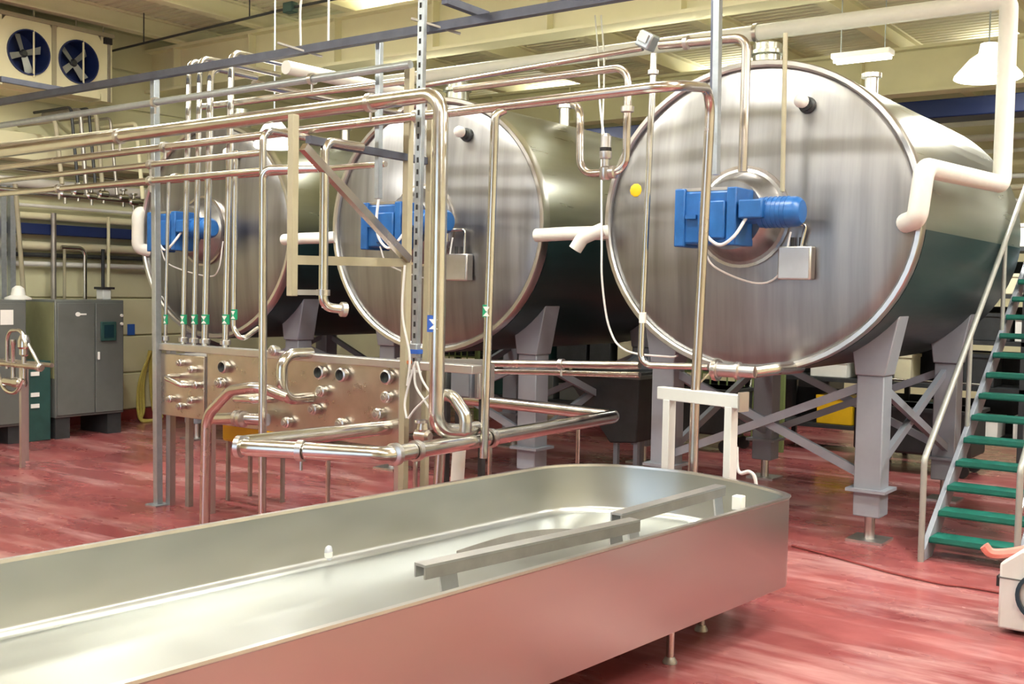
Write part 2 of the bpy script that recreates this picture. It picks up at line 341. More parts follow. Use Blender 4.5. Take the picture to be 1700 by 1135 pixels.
# ------------------------------------------------------------------ pipe helper
def pipe(name, label, pts, r, m='pipe', bend=.09, clamps=(), tags=(), group=None, cat='pipe', flanges=(), seg=12):
    """clamps / flanges: (point, axis); tags: (point, axis, kind)"""
    pts = [V(q) for q in pts]; mb = MB().tube(pts, r, bend, seg)
    if not (clamps or tags or flanges): return tag(build(name, mb, m), label, cat, group)
    lo = min(pts, key=lambda q: q.z); t = thing(name, label, cat, lo, group); build('tube', mb, m, t)
    for q, ax in clamps:
        q = V(q); c = build('clamp', MB().ring(q, ax, r, .04, .014), 'rim', t)
        s_ = V(ax).cross(V((0, 0, 1))); s_ = s_.normalized() if s_.length > .1 else V((.8, -.6, 0))
        build('clamp_bolt', MB().cyl(q-V((0, 0, r)), q-V((0, 0, r+.07)), .01, seg=8), 'rim', c)
    for q, ax in flanges:
        q = V(q); a = V(ax).normalized(); build('ferrule', MB().lathe(q-a*.025, ax, [(r, 0), (r+.018, .008), (r+.018, .042), (r, .05)], 16), 'rim', t)
    for q, ax, kind in tags:
        q = V(q); a = V(ax).normalized(); L = .085 if kind != 'blue' else .11
        s_ = build('flow_tag', MB().ring(q, ax, r, L, .004, 16), {'green': 'tag', 'blue': 'bluetag', 'white': 'white'}[kind], t)
        # white arrow head on the side that faces the aisle
        nrm = V((.45, -.9, 0)).normalized(); w = nrm.cross(a).normalized(); c = q+nrm*(r+.004)
        if kind != 'white':
            hw = min(r*.8, .03)
            build('arrow', MB().prism([c-w*hw+a*.03, c+w*hw+a*.03, c-a*.005], nrm*.003), 'white', s_)
            build('arrow', MB().prism([c-w*hw-a*.035, c+w*hw-a*.035, c-a*.008], nrm*.003), 'white', s_)
    return t
UPV = V((0, 0, 1)); XV = V((1, 0, 0)); YV = V((0, 1, 0))
# insulated header and its drop beside the right tank
hx, hy = -2.13, 9.95
e = at(1530, 285, 'Y', 8.16); zh = 4.52
pipe('lagged_header_pipe', 'thick white lagged pipe running under the roof and down beside the right tank',
     [(-9.3, hy, zh), (hx, hy, zh), (hx, hy, e.z+.06), (e.x+.02, 8.16, e.z+.03), (e.x-.02, 8.16, e.z-.34), (e.x-.14, YT-.02, e.z-.36)], .075, 'insul', .075, seg=18,
     clamps=[((-4.4, hy, zh), XV)])
# lagged elbows between the tanks
def lagged(k, label):
    x0 = XC-SP*k+TA; x1 = XC-SP*(k-1)-TA
    t = thing('lagged_pipe', label, 'pipe', ((x0+x1)/2, YT, 2.5), 'lagged pipes between the tanks')
    z = 2.5
    build('straight', MB().tube([(x0-.04, YT-.1, z), (x0+.3, YT-.11, z+.01), (x1-.02, YT-.12, z+.01), (x1+.06, YT-.07, z+.02)], .062, .12, 14), 'insul', t)
    if k == 1: build('branch', MB().tube([(x1+.06, YT-.16, z+.04), (x1-.1, YT-.24, z-.04), (x1-.16, YT-.26, z-.14)], .06, .1, 14), 'insul', t)
lagged(1, 'white lagged pipe bridging the middle tank and the right tank')
lagged(2, 'white lagged pipe bridging the left tank and the middle tank')
q = at(229, 360, 'Y', YT-.1); q2 = at(229, 412, 'Y', YT-.1)
pipe('lagged_pipe', 'short white lagged pipe standing against the left tank edge', [(q.x-.3, YT+.5, q.z+.08), (q.x, YT-.1, q.z+.06), (q.x, YT-.1, q2.z), (q.x+.15, YT+.08, q2.z-.05)], .075, 'insul', .08, seg=16)
# ------------------------------------------------------------------ long horizontal pipes of the rack
ZA = 3.24
bp0 = at(735, 160, 'Y', 5.5)
def ptA(u): return V((u, 5.5, ZA))
big_x = -4.62
pipe('transfer_pipe', 'wide steel pipe from the upper left turning down to the floor pipes',
     [(-12.2, 5.5, 3.18), (big_x, 5.5, 3.27), (big_x, 5.5, 1.06), at(765, 716, 'Y', 5.75), at(792, 711, 'Y', 5.95)], .052, 'pipe', .13, seg=18,
     clamps=[((-5.25, 5.5, 3.262), XV), ((-8.15, 5.5, 3.228), XV)], tags=[(at(723, 537, 'Y', 5.5), UPV, 'blue')])
pipe('product_pipe', 'long steel pipe crossing in front of the tanks and dropping before the right tank',
     [(-12.4, 5.95, 3.13), at(1118, 141, 'Y', 5.95), at(1181, 146, 'Y', 6.8), at(1155, 640, 'Y', 6.8), at(1150, 790, 'Y', 6.8)], .034, 'pipebrown', .17,
     clamps=[((-5.22, 5.95, 3.23), XV), ((-8.15, 5.95, 3.19), XV)])
pE = [(-12.6, 5.85, 3.54), (-5.2, 5.85, 3.58)]
pipe('conduit_pipe', 'grey galvanised pipe highest of the rack ending at the slotted strut', pE, .03, 'strut', clamps=[((-8.15, 5.85, 3.565), XV), ((-6.2, 5.85, 3.575), XV)])
def lv(name, label, y, px0, px1, r, m='pipe', **k):
    a = at(*px0, 'Y', y); b = at(*px1, 'Y', y); return pipe(name, label, [a, b], r, m, **k)
lv('product_pipe', 'steel pipe second lowest of the left rack', 5.7, (0, 300), (437, 253), .026, clamps=[(at(250, 273, 'Y', 5.7), XV)])
a = at(0, 322, 'Y', 5.6); b = at(437, 283, 'Y', 5.6)
pipe('product_pipe', 'lowest steel pipe of the left rack crossing the green-tagged risers', [(a.x-.8, 5.6, a.z), a, b], .026, 'pipe', clamps=[(at(250, 300, 'Y', 5.6), XV), (at(98, 313, 'Y', 5.6), XV)])
lv('product_pipe', 'slim brown pipe just behind the lowest left rack pipe', 6.15, (60, 318), (640, 272), .024, 'pipebrown')
lv('product_pipe', 'slim steel pipe above the wide transfer pipe on the left', 6.1, (0, 240), (640, 168), .022, 'creamdull')
lv('product_pipe', 'slim steel pipe under the galvanised rack pipe', 6.25, (330, 178), (690, 132), .03, 'pipe')
a = at(755, 148, 'Y', 6.3); c = at(1019, 114, 'Y', 6.3)
# the U loop with a valve before the middle tank
y = 6.3; u1 = at(1043, 118, 'Y', y); u2 = at(1043, 284, 'Y', y); u3 = at(963, 288, 'Y', y); u4 = at(963, 178, 'Y', y)
vt = pipe('loop_pipe', 'thin pipe making a hanging U with a small valve between the middle and right tanks',
     [a, (u1.x, y, c.z), (u1.x, y, u2.z), (u3.x, y, u2.z), (u4.x, y, u4.z), (u4.x-.12, y+.1, u4.z+.04)], .026, 'pipebrown', .1, flanges=[((u1.x, y, u1.z-.25), UPV), (((u1.x+u3.x)/2+.08, y, u2.z), XV)])
vx = (u1.x+u3.x)/2+.02
build('valve_body', MB().lathe((vx, y, u2.z-.05), UPV, [(.03, 0), (.04, .02), (.04, .08), (.025, .09), (.025, .14)], 16), 'rim', vt)
build('actuator', MB().lathe((vx, y, u2.z+.09), UPV, [(.038, 0), (.042, .01), (.042, .05), (.03, .055), (.03, .07), (.036, .075), (.036, .15), (.02, .17)], 16), 'satin', vt)
build('band', MB().ring((vx, y, u2.z+.155), UPV, .03, .02, .01), 'black', vt)
# pipes hanging in front of the right tank
a = at(700, 143, 'Y', 7.7); b = at(1067, 80, 'Y', 7.7); d = at(1063, 600, 'Y', 7.7)
v14 = at(1085, 110, 'Y', 7.7)
pipe('drop_pipe', 'slim pipe falling left of centre across the right tank to the outlet valve',
     [v14+V((0, 0, .1)), at(1063, 606, 'Y', 7.7), at(1176, 609, 'Y', 7.7)], .026, 'pipe', .1, tags=[(at(1067, 527, 'Y', 7.7), UPV, 'white')], flanges=[(at(1084, 120, 'Y', 7.7), UPV)])
pipe('brown_pipe', 'brown pipe under the lagged header ending at a square junction head', [a, b], .024, 'pipebrown')
q = at(1075, 68, 'Y', 7.7)
t = thing('junction_head', 'square steel junction head above the slim drop pipe', 'junction box', q)
build('housing', MB().cbox(q, (.13, .13, .13), Matrix.Rotation(.5, 3, 'Y')), 'strut', t, bevel=.015)
build('cap', MB().cbox(q+V((0, -.07, .02)), (.09, .02, .07), Matrix.Rotation(.5, 3, 'Y')), 'rim', t)
pipe('drop_pipe', 'pipe falling from overhead into the right tank drive housing',
     [at(1095, 75, 'Y', 7.72), at(1240, 62, 'Y', 7.72), at(1233, 285, 'Y', 7.72)], .036, 'pipebrown', .1, flanges=[(at(1140, 71, 'Y', 7.72), XV)])
pipe('drop_pipe', 'thin rod hanging on the right tank face beside the sight port', [at(1304, 55, 'Y', 7.9), at(1299, 318, 'Y', 7.9)], .018, 'creamdull')
t = thing('strut_conduit', 'grey strut falling from the roof to the right tank gearbox', 'strut', at(1187, 300, 'Y', 7.35))
build('strut', MB().beam(at(1193, -60, 'Y', 7.35), at(1188, 290, 'Y', 7.35), .06, .045), 'strut', t)
build('strut', MB().beam(at(1187, -60, 'Y', 7.4), at(1182, 290, 'Y', 7.4), .03, .04), 'darkstrut', t)
tag(build('hanging_cable', MB().smooth([at(988, 26, 'Y', 9.66), at(993, 90, 'Y', 9.0), at(996, 170, 'Y', 7.5), at(1004, 238, 'Y', 6.32)], .008), 'cable'), 'pale cord hanging from the girder to the U pipe valve', 'cable')
tag(build('hanging_cable', MB().smooth([at(998, 26, 'Y', 9.66), at(1003, 110, 'Y', 9.0), at(999, 260, 'Y', 8.3), at(999, 400, 'Y', 7.95), at(1000, 470, 'Y', 7.9), at(1012, 545, 'Y', 7.9), at(1040, 582, 'Y', 7.9), at(1110, 592, 'Y', 8.1), at(1125, 590, 'Y', 8.4)], .009), 'cable'), 'long pale cord falling from the girder and curling under the right tank edge', 'cable')
pipe('drop_pipe', 'slim green-tagged pipe dropping between the middle tank drive and its right rim',
     [at(838, 182, 'Y', 5.97), at(822, 190, 'Y', 5.92), at(803, 760, 'Y', 5.92)], .03, 'pipe', .1, tags=[(at(809, 516, 'Y', 5.92), UPV, 'green')])
# low horizontal pipes and the outlet valve of the right tank
pipe('low_pipe', 'horizontal pipe low before the tank legs with a clamp in its middle', [at(812, 603, 'Y', 7.9), at(1062, 606, 'Y', 7.9)], .034, 'pipebrown', clamps=[(at(932, 604, 'Y', 7.9), XV)])
pipe('low_pipe', 'thinner pipe directly under the clamped low pipe', [at(815, 616, 'Y', 7.98), at(1062, 622, 'Y', 7.98)], .026, 'pipebrown')
ov = at(1190, 613, 'Y', 7.7)
t = thing('outlet_valve', 'ribbed steel outlet valve under the right tank front', 'valve', ov)
build('valve_head', MB().lathe(ov+V((-.04, 0, 0)), XV, [(.05, 0), (.075, .01), (.075, .05), (.055, .06), (.055, .2), (.07, .205), (.07, .23), (.05, .24), (.05, .36)], 20), 'rim', t)
build('union_nut', MB().ring(ov+V((.0, 0, 0)), XV, .07, .03, .02), 'pipe', t)
build('outlet', MB().tube([ov+V((.3, 0, 0)), ov+V((.4, .2, .02)), ov+V((.35, .8, .0))], .05, .1, 14), 'pipe', t)
build('lever', MB().beam(ov+V((-.03, -.05, -.02)), ov+V((-.12, -.12, -.14)), .02, .012), 'pipe', t)
# ------------------------------------------------------------------ the rack: strut, posts, risers, panel
tag(build('overhead_strut', MB().beam((-13.2, 5.9, 3.79), (-1.2, 5.9, 3.84), .06, .06), 'darkstrut'), 'dark overhead strut running the length of the pipe rack', 'strut')
for (px0, px1, lab) in (((0, 131), (120, 152), 'dark cross strut before the fan cooler'), ((738, 0), (808, 26), 'short dark cross strut on top of the overhead strut')):
    a = at(*px0, 'Z', 3.9); b = at(*px1, 'Z', 3.9)
    tag(build('cross_strut', MB().beam(a, b, .05, .05), 'darkstrut'), lab, 'strut')
for px, lab in (((495, 83), 'pale diagonal clip on the overhead strut left of the slotted strut'), ((720, 44), 'diagonal clip on the overhead strut right of the slotted strut')):
    a = at(*px, 'Y', 5.86)
    tag(build('strut_clip', MB().beam(a+V((-.12, -.1, .05)), a+V((.16, .1, -.05)), .025, .015), 'steel_old'), lab, 'clip')
def post(name, label, px0, px1, y, w, m, d=None, z0=None, holes=0):
    a = at(*px0, 'Y', y); b = at(*px1, 'Y', y)
    if z0 is not None: b = V((b.x, y, z0))
    t = thing(name, label, 'post', b)
    build('shaft', MB().beam(b, a, w, d or w, YV), m, t, bevel=.004)
    if z0 == 0: build('base_plate', MB().box((b.x-.08, y-.08, 0), (b.x+.08, y+.08, .012)), m, t)
    hh = None
    for k in range(holes):
        c = b+(a-b)*((k+.5)/holes)
        if hh is None: hh = build('slot', MB().box((c.x-.008, y-(d or w)/2-.003, c.z-.018), (c.x+.008, y-(d or w)/2+.001, c.z+.018)), 'black', t); c0 = c
        else: share(hh, t, c-c0)
    return t
post('rack_post', 'grey square post at the left end of the pipe rack', (257, 132), (263, 640), 5.98, .06, 'strut', z0=0)
post('rack_post', 'cream square post at the right end of the valve panel', (680, 112), (671, 640), 5.98, .055, 'creamdull', z0=0)
post('rack_post', 'thin cream post directly behind the wide transfer pipe', (717, 160), (705, 700), 6.2, .05, 'creamdull', z0=0)
post('slotted_strut', 'tall blue grey slotted strut reaching from the roof to the valve panel', (703, -60), (690, 605), 5.8, .055, 'strut', .04, holes=34)
post('strut_drop', 'short grey strut dropping from the overhead strut left of the slotted strut', (630, 70), (628, 330), 6.0, .045, 'strut')
# green-tagged risers over the left half of the valve panel
def riser(label, px, r, ytop, back, zbot, kind='green', y=6.06, m='pipe'):
    a = at(px+3, 300, 'Y', y); b = at(px-2.5, 560, 'Y', y); s = (a-b)/(a.z-b.z)
    zt = at(px+6, ytop, 'Y', y).z; top = b+s*(zt-b.z); bot = b+s*(zbot-b.z)
    bot = b+s*(1.44-b.z); pts = [bot, top]+([V((top.x, y+back, zt+.0))] if back else [])
    return pipe('riser_pipe', label, pts, r, m, .09, tags=[(b+s*(at(px-2, 530, 'Y', y).z-b.z), UPV, kind)], group='green-tagged risers', flanges=[(bot+V((0, 0, .06)), UPV)])
riser('thinnest green-tagged riser next to the left rack post', 277, .016, 288, .35, 1.38)
riser('green-tagged riser second from the left rack post bending back at the top', 307, .024, 100, .7, 1.36)
riser('green-tagged riser third from the left rack post bending back at the top', 325, .024, 95, .9, 1.36)
riser('thickest green-tagged riser fourth from the left rack post', 343, .030, 112, .5, 1.36)
riser('green-tagged riser fifth from the left with white bend at the top', 377, .028, 86, 1.6, 1.36)
a = at(391, 250, 'Y', 5.9); b = at(388, 545, 'Y', 5.9)
pipe('riser_pipe', 'slim green-tagged riser rightmost of the bundle curling to the right at its foot', [a, b, at(400, 565, 'Y', 5.9), at(428, 545, 'Y', 6.1)], .022, 'pipe', .08, tags=[(at(389, 522, 'Y', 5.9), UPV, 'green')], group='green-tagged risers')
t_ = at(392, 95, 'Y', 6.0); 
pipe('lagged_pipe', 'white lagged pipe sloping back from the top of the risers under the roof', [(t_.x+.05, 6.5, t_.z), (t_.x+.05, 8.6, t_.z+.02)], .06, 'insul', seg=16)
pipe('steel_run', 'steel pipe under the white lagged pipe at the top of the risers', [(t_.x-.25, 6.4, t_.z-.13), (t_.x-.22, 8.9, t_.z-.12)], .035, 'pipebrown')
# second floor pipe before the panel
a = at(437, 300, 'Y', 5.35)
pipe('stand_pipe', 'slim upright pipe crossing the valve panel front with a bend at its head', [(a.x+.42, 5.5, at(437, 281, 'Y', 5.35).z), (a.x, 5.35, at(437, 281, 'Y', 5.35).z), (a.x+.02, 5.35, .02)], .03, 'pipe', .07)
a = at(437, 215, 'Y', 5.5)
pipe('stand_pipe', 'short upright pipe bending back above the hanging bracket frame', [a-V((0, 0, .33)), a, (a.x+.05, 6.3, a.z-.02)], .028, 'pipe', .08)
# bracket frame hanging before the cream post
bx = -5.33
t = thing('bracket_frame', 'cream hanging bracket frame with a brown diagonal brace', 'bracket', (bx, 4.87, 1.93))
build('upright', MB().box((bx-.026, 4.845, 1.93), (bx+.026, 4.897, 3.1)), 'creamdull', t, bevel=.004)
build('top_arm', MB().beam((bx, 5.0, 2.955), (bx, 6.2, 2.94), .05, .05), 'darkstrut', t)
build('lower_arm', MB().beam((bx, 4.87, 2.165), (bx, 6.0, 2.18), .05, .06), 'creamdull', t)
build('diagonal', MB().beam((bx+.03, 4.93, 2.9), (bx+.03, 5.97, 2.2), .05, .055), 'pipebrown', t)
build('clamp_arm', MB().beam((bx, 4.87, 1.955), (bx, 5.16, 1.955), .04, .035), 'satin', t)
y9 = 5.13
pipe('sample_pipe', 'pipe clipped to the hanging bracket ending in an open elbow', [(bx+.02, y9+.35, 2.96), (bx+.02, y9, 2.96), (bx+.02, y9, 1.86), (bx+.07, y9+.13, 1.845)], .032, 'pipe', .07, clamps=[((bx+.02, y9, 1.955), UPV)], flanges=[((bx+.075, y9+.135, 1.843), (.05, .13, -.01))])
# ------------------------------------------------------------------ valve panel
YP = 6.0
pn = thing('manifold_station', 'steel valve panel studded with round ports under the risers', 'panel', (-6.8, YP, .0))
build('plate', MB().box((-8.28, YP, .82), (-7.66, YP+.03, 1.37)), 'plate', pn, bevel=.005)
build('plate', MB().box((-7.62, YP, .80), (-5.40, YP+.03, 1.41)), 'plate', pn, bevel=.005)
build('top_rail', MB().box((-8.3, YP-.02, 1.40), (-4.7, YP+.1, 1.46)), 'satin', pn, bevel=.006)
build('back_tray', MB().box((-8.25, YP+.1, .9), (-5.42, YP+.42, 1.36)), 'steel_old', pn, bevel=.006)
for x in (-8.2, -7.64, -5.44): build('leg', MB().box((x-.03, YP+.03, 0), (x+.03, YP+.09, 1.4)), 'satin', pn)
for x in (-8.02, -7.8): build('leg', MB().box((x-.025, YP+.1, 0), (x+.025, YP+.15, .9)), 'steel_old', pn)
open_ports = [(371, 609), (531, 618), (567, 622), (642, 626)]
capped = [(300, 602), (319, 613), (326, 639), (304, 637), (283, 662), (300, 674), (318, 664), (365, 635), (534, 649), (521, 679), (476, 701), (642, 659), (628, 687), (566, 703), (455, 582)]
for i, px in enumerate(open_ports+capped):
    q = at(*px, 'Y', YP-.03); op = i < 4; r = .055 if op else (.032 if px[0] < 340 else .045)
    pr_ = build('port', MB().lathe((q.x, YP, q.z), (0, -1, 0), [(r*.8, -.01), (r*.8, .02), (r, .024), (r, .05), (r*.78, .055), (r*.78, .02 if op else .066), (r*.3, .02 if op else .07)], 18), 'rim', pn)
    build('bore', MB().lathe((q.x, YP-(.02 if op else .069), q.z), (0, -1, 0), [(r*.77, 0), (r*.77, .006)] if op else [(r*.5, 0), (r*.42, .006)], 16), 'hole' if op else 'steel_old', pr_)
def jumper(label, px, r, y, m='pipe', bend=.12, ends=True, clamps=()):
    pts = [at(a, b, 'Y', y) for a, b in px]
    if ends: pts = [pts[0]+V((.03, YP-y, 0))]+pts+[pts[-1]+V((.03, YP-y, 0))]
    return pipe('jumper_pipe', label, pts, r, m, bend, cat='pipe', group='jumper pipes on the valve panel')
jumper('wide U-shaped jumper pipe at the centre of the valve panel', [(468, 588), (468, 664)], .045, 5.72)
jumper('small curved jumper pipe on the left part of the valve panel', [(270, 625), (302, 640)], .022, 5.85, bend=.06)
jumper('short level jumper pipe beside the slim upright pipe', [(385, 662), (424, 664)], .03, 5.8, bend=.06)
a = [at(340, 740, 'Y', 5.45), at(343, 690, 'Y', 5.45), at(383, 648, 'Y', 5.45), at(430, 641, 'Y', 5.45)]
a = [V((a[0].x, 5.45, .02))]+a[1:]+[V((a[3].x+.12, 5.6, a[3].z-.08))]
pipe('jumper_pipe', 'brownish pipe rising from the floor and arching toward the slim upright pipe', a, .042, 'pipebrown', .2, group='jumper pipes on the valve panel')
a = at(352, 695, 'Y', 5.8); b = at(395, 694, 'Y', 5.8)
pipe('spout_pipe', 'short thick spout lying under the valve panel beside the yellow tray', [a, b, b+V((.25, .1, 0))], .05, 'pipe', .1, flanges=[(b, XV), (b+V((.06, 0, 0)), XV)])
yb = at(397, 736, 'Y', 6.5); zb_ = yb.z; ztp = at(397, 700, 'Y', 6.5).z
t = thing('yellow_tray', 'yellow plastic tray on short legs behind the manifold', 'tray', (yb.x, 6.6, 0))
build('tray', MB().box((yb.x-.25, 6.5, zb_), (yb.x+.3, 6.85, ztp)), 'yellow', t, bevel=.03)
build('tray_lip', MB().box((yb.x-.27, 6.48, ztp-.03), (yb.x+.32, 6.87, ztp)), 'yellow', t, bevel=.01)
for dx in (-.2, .25):
    for y_ in (6.54, 6.8): build('tray_leg', MB().box((yb.x+dx-.015, y_-.015, 0), (yb.x+dx+.015, y_+.015, zb_+.02)), 'steel_old', t)
# grey electrical boxes right of the panel
for (x0, x1, y0, y1, lab, m) in ((728, 741, 600, 655, 'narrow dark grey box behind the wide transfer pipe', 'cabgrey'), (748, 783, 601, 658, 'square grey electrical box right of the wide transfer pipe', 'legpaint'), (787, 797, 606, 662, 'pale slotted bar right of the square grey box', 'satin')):
    a = at(x0, y1, 'Y', 6.9); b = at(x1, y0, 'Y', 6.9)
    t = thing('control_box', lab, 'box', (a.x, 6.9, a.z))
    build('body', MB().box((a.x, 6.9, a.z), (b.x, 7.1, b.z)), m, t, bevel=.008)
    build('door', MB().box((a.x+.015, 6.885, a.z+.015), (b.x-.015, 6.9, b.z-.015)), m, t)
    build('stand_leg', MB().box((a.x+.01, 6.95, 0), (a.x+.05, 7.0, a.z+.02)), 'darkmach', t)
a = at(662, 598, 'Y', 6.85); b = at(812, 602, 'Y', 6.85)
tag(build('cable_rail', MB().beam(a, b, .05, .05), 'satin'), 'pale steel rail above the grey electrical boxes', 'rail')
# cable clutter at the strut foot
q = at(689, 582, 'Y', 5.74)
t = thing('cable_block', 'small terminal block with blue tape at the slotted strut foot', 'terminal block', q)
build('block', MB().cbox(q, (.07, .05, .1)), 'strut', t, bevel=.006)
build('tape', MB().cbox(q+V((.01, -.005, -.005)), (.085, .055, .03)), 'bluetag', t)
build('nut', MB().cyl(q+V((-.02, -.02, -.08)), q+V((-.02, -.05, -.08)), .014), 'redbox', t)
for lab, px in (('white cable bowing left below the terminal block', [(690, 600), (678, 640), (672, 670), (675, 694)]),
                ('white cable crossing from left to right over the dark gap', [(688, 610), (690, 640), (705, 665), (718, 685)]),
                ('white cable crossing from right to left over the dark gap', [(714, 655), (700, 668), (688, 680), (678, 694)]),
                ('white cable hanging close to the wide transfer pipe', [(692, 600), (700, 628), (712, 648), (722, 660)]),
                ('long white cable running up the cream post', [(672, 440), (668, 520), (680, 590), (676, 640)])):
    tag(build('loose_cable', MB().smooth([at(a, b, 'Y', 5.62) for a, b in px], .008), 'cable'), lab, 'cable', 'loose white cables at the strut foot')
# ------------------------------------------------------------------ floor pipe loop behind the vat
ZL = .95
c0 = at(368, 740, 'Z', ZL); c1 = at(642, 756, 'Z', ZL); c2 = at(1026, 690, 'Z', ZL); c3 = at(790, 664, 'Z', ZL); c4 = at(700, 703, 'Z', ZL)
t = pipe('floor_loop_pipe', 'wide steel pipe loop lying at knee height behind the vat', [c4, c0, c1, c2, c3, (c3.x-.8, c3.y+.05, ZL)], .055, 'pipe', .13, seg=18,
         clamps=[(at(500, 748, 'Z', ZL), (c1-c0)), (at(690, 748, 'Z', ZL), (c2-c1)), (at(814, 727, 'Z', ZL), (c2-c1))], flanges=[(at(655, 754, 'Z', ZL), c2-c1), (at(398, 741, 'Z', ZL), c1-c0)])
for i, q in enumerate((at(545, 750, 'Z', ZL), at(690, 748, 'Z', ZL), at(814, 727, 'Z', ZL), at(960, 702, 'Z', ZL))):
    build('support_leg', MB().cyl((q.x, q.y, 0), (q.x, q.y, ZL-.05), .016, seg=10), 'pipe', t)
pipe('return_bend', 'arched pipe bend leaving the foot of the wide transfer pipe', [at(722, 655, 'Y', 5.62), at(752, 656, 'Y', 5.62), at(774, 690, 'Y', 5.62), at(772, 716, 'Y', 5.62)], .042, 'pipe', .12, seg=14)
for px, lab, m in (((752, 800), 'slanted white pipe stub below the floor loop near the vat rim', 'insul'), ((722, 770), 'brown upright pipe stub below the floor loop', 'pipebrown'), ((657, 770), 'slim brown leg below the floor loop corner', 'pipebrown')):
    a = at(px[0], px[1], 'Y', 6.1)
    pipe('floor_stub', lab, [(a.x, 6.1, .0), (a.x+.04, 6.12, .88)], .04 if m != 'insul' else .05, m)
q = at(690, 722, 'Y', 6.0)
t = thing('diaphragm_valve', 'small brass coloured valve cluster behind the floor loop', 'valve', q)
build('body', MB().lathe(q, XV, [(.03, 0), (.05, .02), (.05, .12), (.03, .14)], 16), 'plate', t)
build('bonnet', MB().lathe(q+V((.07, 0, .02)), UPV, [(.03, 0), (.05, .03), (.04, .08)], 16), 'pipebrown', t)
build('handle', MB().ring(q+V((.07, -.02, .11)), UPV, .04, .02, .012), 'rim', t)
# ------------------------------------------------------------------ the vat
ZR, ZB_, ZI = .80, .26, .47
vd = V((.09, 1, 0)).normalized(); vn = V((vd.y, -vd.x, 0))            # along and across (towards the camera side)
n0 = V((-2.76, 2.5, 0))                                              # on the near wall line
def vp(s, w): return n0+vd*s+vn*w                                   # s along from Y=2.5, w across (0 near wall, -1.7 far wall)
def outline(d):
    """outline inset by d: near wall, tight near corner, shallow arc end, wide far corner, far wall, straight cut at the camera end"""
    WV = 1.72; pts = [(-2.6+d, 0-d), (3.66-d*.3, 0-d)]
    pts += [(3.74-d, -.03-d), (3.80-d, -.10-d)]
    for k in range(1, 7): u = k/7; pts.append((3.82-d+.20*math.sin(u*PI*.62), -.12-d-(WV-.72)*u))
    cx, cr = 3.36, .62-d
    for k in range(9):
        an = PI/2*.93-(PI/2*.93)*k/8
        pts.append((cx+cr*math.sin(an), -WV+.62-cr*math.cos(an)))
    pts += [(-2.6+d, -WV+d)]
    return [vp(*q) for q in pts]
def loop3(d, z): return [V((q.x, q.y, z)) for q in outline(d)]
vat = thing('cheese_vat', 'long low open stainless vat with a rounded far end', 'vat', (-3.5, 4, 0))
build('outer_wall', MB().rings([loop3(0, ZB_), loop3(0, ZR-.02)], False), 'vat', vat, smooth=25)
build('rim', MB().rings([loop3(0, ZR-.02), loop3(-.008, ZR-.012), loop3(-.006, ZR), loop3(.022, ZR), loop3(.025, ZR-.015)], False), 'rim', vat, smooth=50)
build('inner_wall', MB().rings([loop3(.02, ZR-.008), loop3(.03, ZI+.04), loop3(.045, ZI+.012), loop3(.075, ZI)], False), 'vatin', vat, smooth=50)
fl = MB(); o_ = loop3(.075, ZI); fl.add(o_, [tuple(range(len(o_)))])
build('inner_floor', fl, 'vatin', vat)
build('underside', MB().add(loop3(.0, ZB_), [tuple(range(len(o_)))]), 'steel_old', vat)
q = at(1112, 1100, 'Z', 0)
for s, w in ((None, None), (3.3, -.35), (.6, -.2), (3.2, -1.4), (1.6, -1.5), (.0, -1.5), (-2, -.3), (-2, -1.4)):
    c = q if s is None else vp(s, w)
    lg = build('leg', MB().cyl((c.x, c.y, .03), (c.x, c.y, ZB_+.01), .022), 'pipe', vat)
    build('foot', MB().lathe((c.x, c.y, 0), UPV, [(.04, 0), (.04, .01), (.025, .035)], 14), 'steel_old', lg)
q = vp(3.2, -.07); build('rim_block', MB().box((q.x-.03, q.y-.03, ZR-.02), (q.x+.03, q.y+.03, ZR+.06)), 'white', vat, bevel=.006)
# bars lying in the vat
def vbar(label, p, q, plates):
    a = at(*p, 'Z', .80); b = at(*q, 'Z', .80); t = thing('guide_bar', label, 'bar', ((a.x+b.x)/2, (a.y+b.y)/2, ZI), 'guide bars inside the vat')
    d = (b-a).normalized(); s = V((d.y, -d.x, 0))
    m = MB().beam(a, b, .075, .012); mm = MB().beam(a+s*.032-V((0, 0, .03)), b+s*.032-V((0, 0, .03)), .01, .055)
    build('top_flange', m, 'satin', t); build('side_flange', mm, 'steel_old', t)
    build('back_flange', MB().beam(a-s*.032-V((0, 0, .03)), b-s*.032-V((0, 0, .03)), .01, .055), 'satin', t)
    for u in plates:
        c = a+(b-a)*u
        build('hanger_plate', MB().prism([c+V((0, 0, -.01))-d*.05, c+V((0, 0, -.01))+d*.05, V((c.x, c.y, ZI+.004))+d*.09+s*.02, V((c.x, c.y, ZI+.004))-d*.01+s*.02], s*.012), 'satin', t)
vbar('longer pale guide bar lying inside the vat nearer the viewer', (697, 938), (1054, 862), (.1, .88))
vbar('shorter darker guide bar lying inside the far end of the vat', (1023, 853), (1196, 806), (.12, .95))
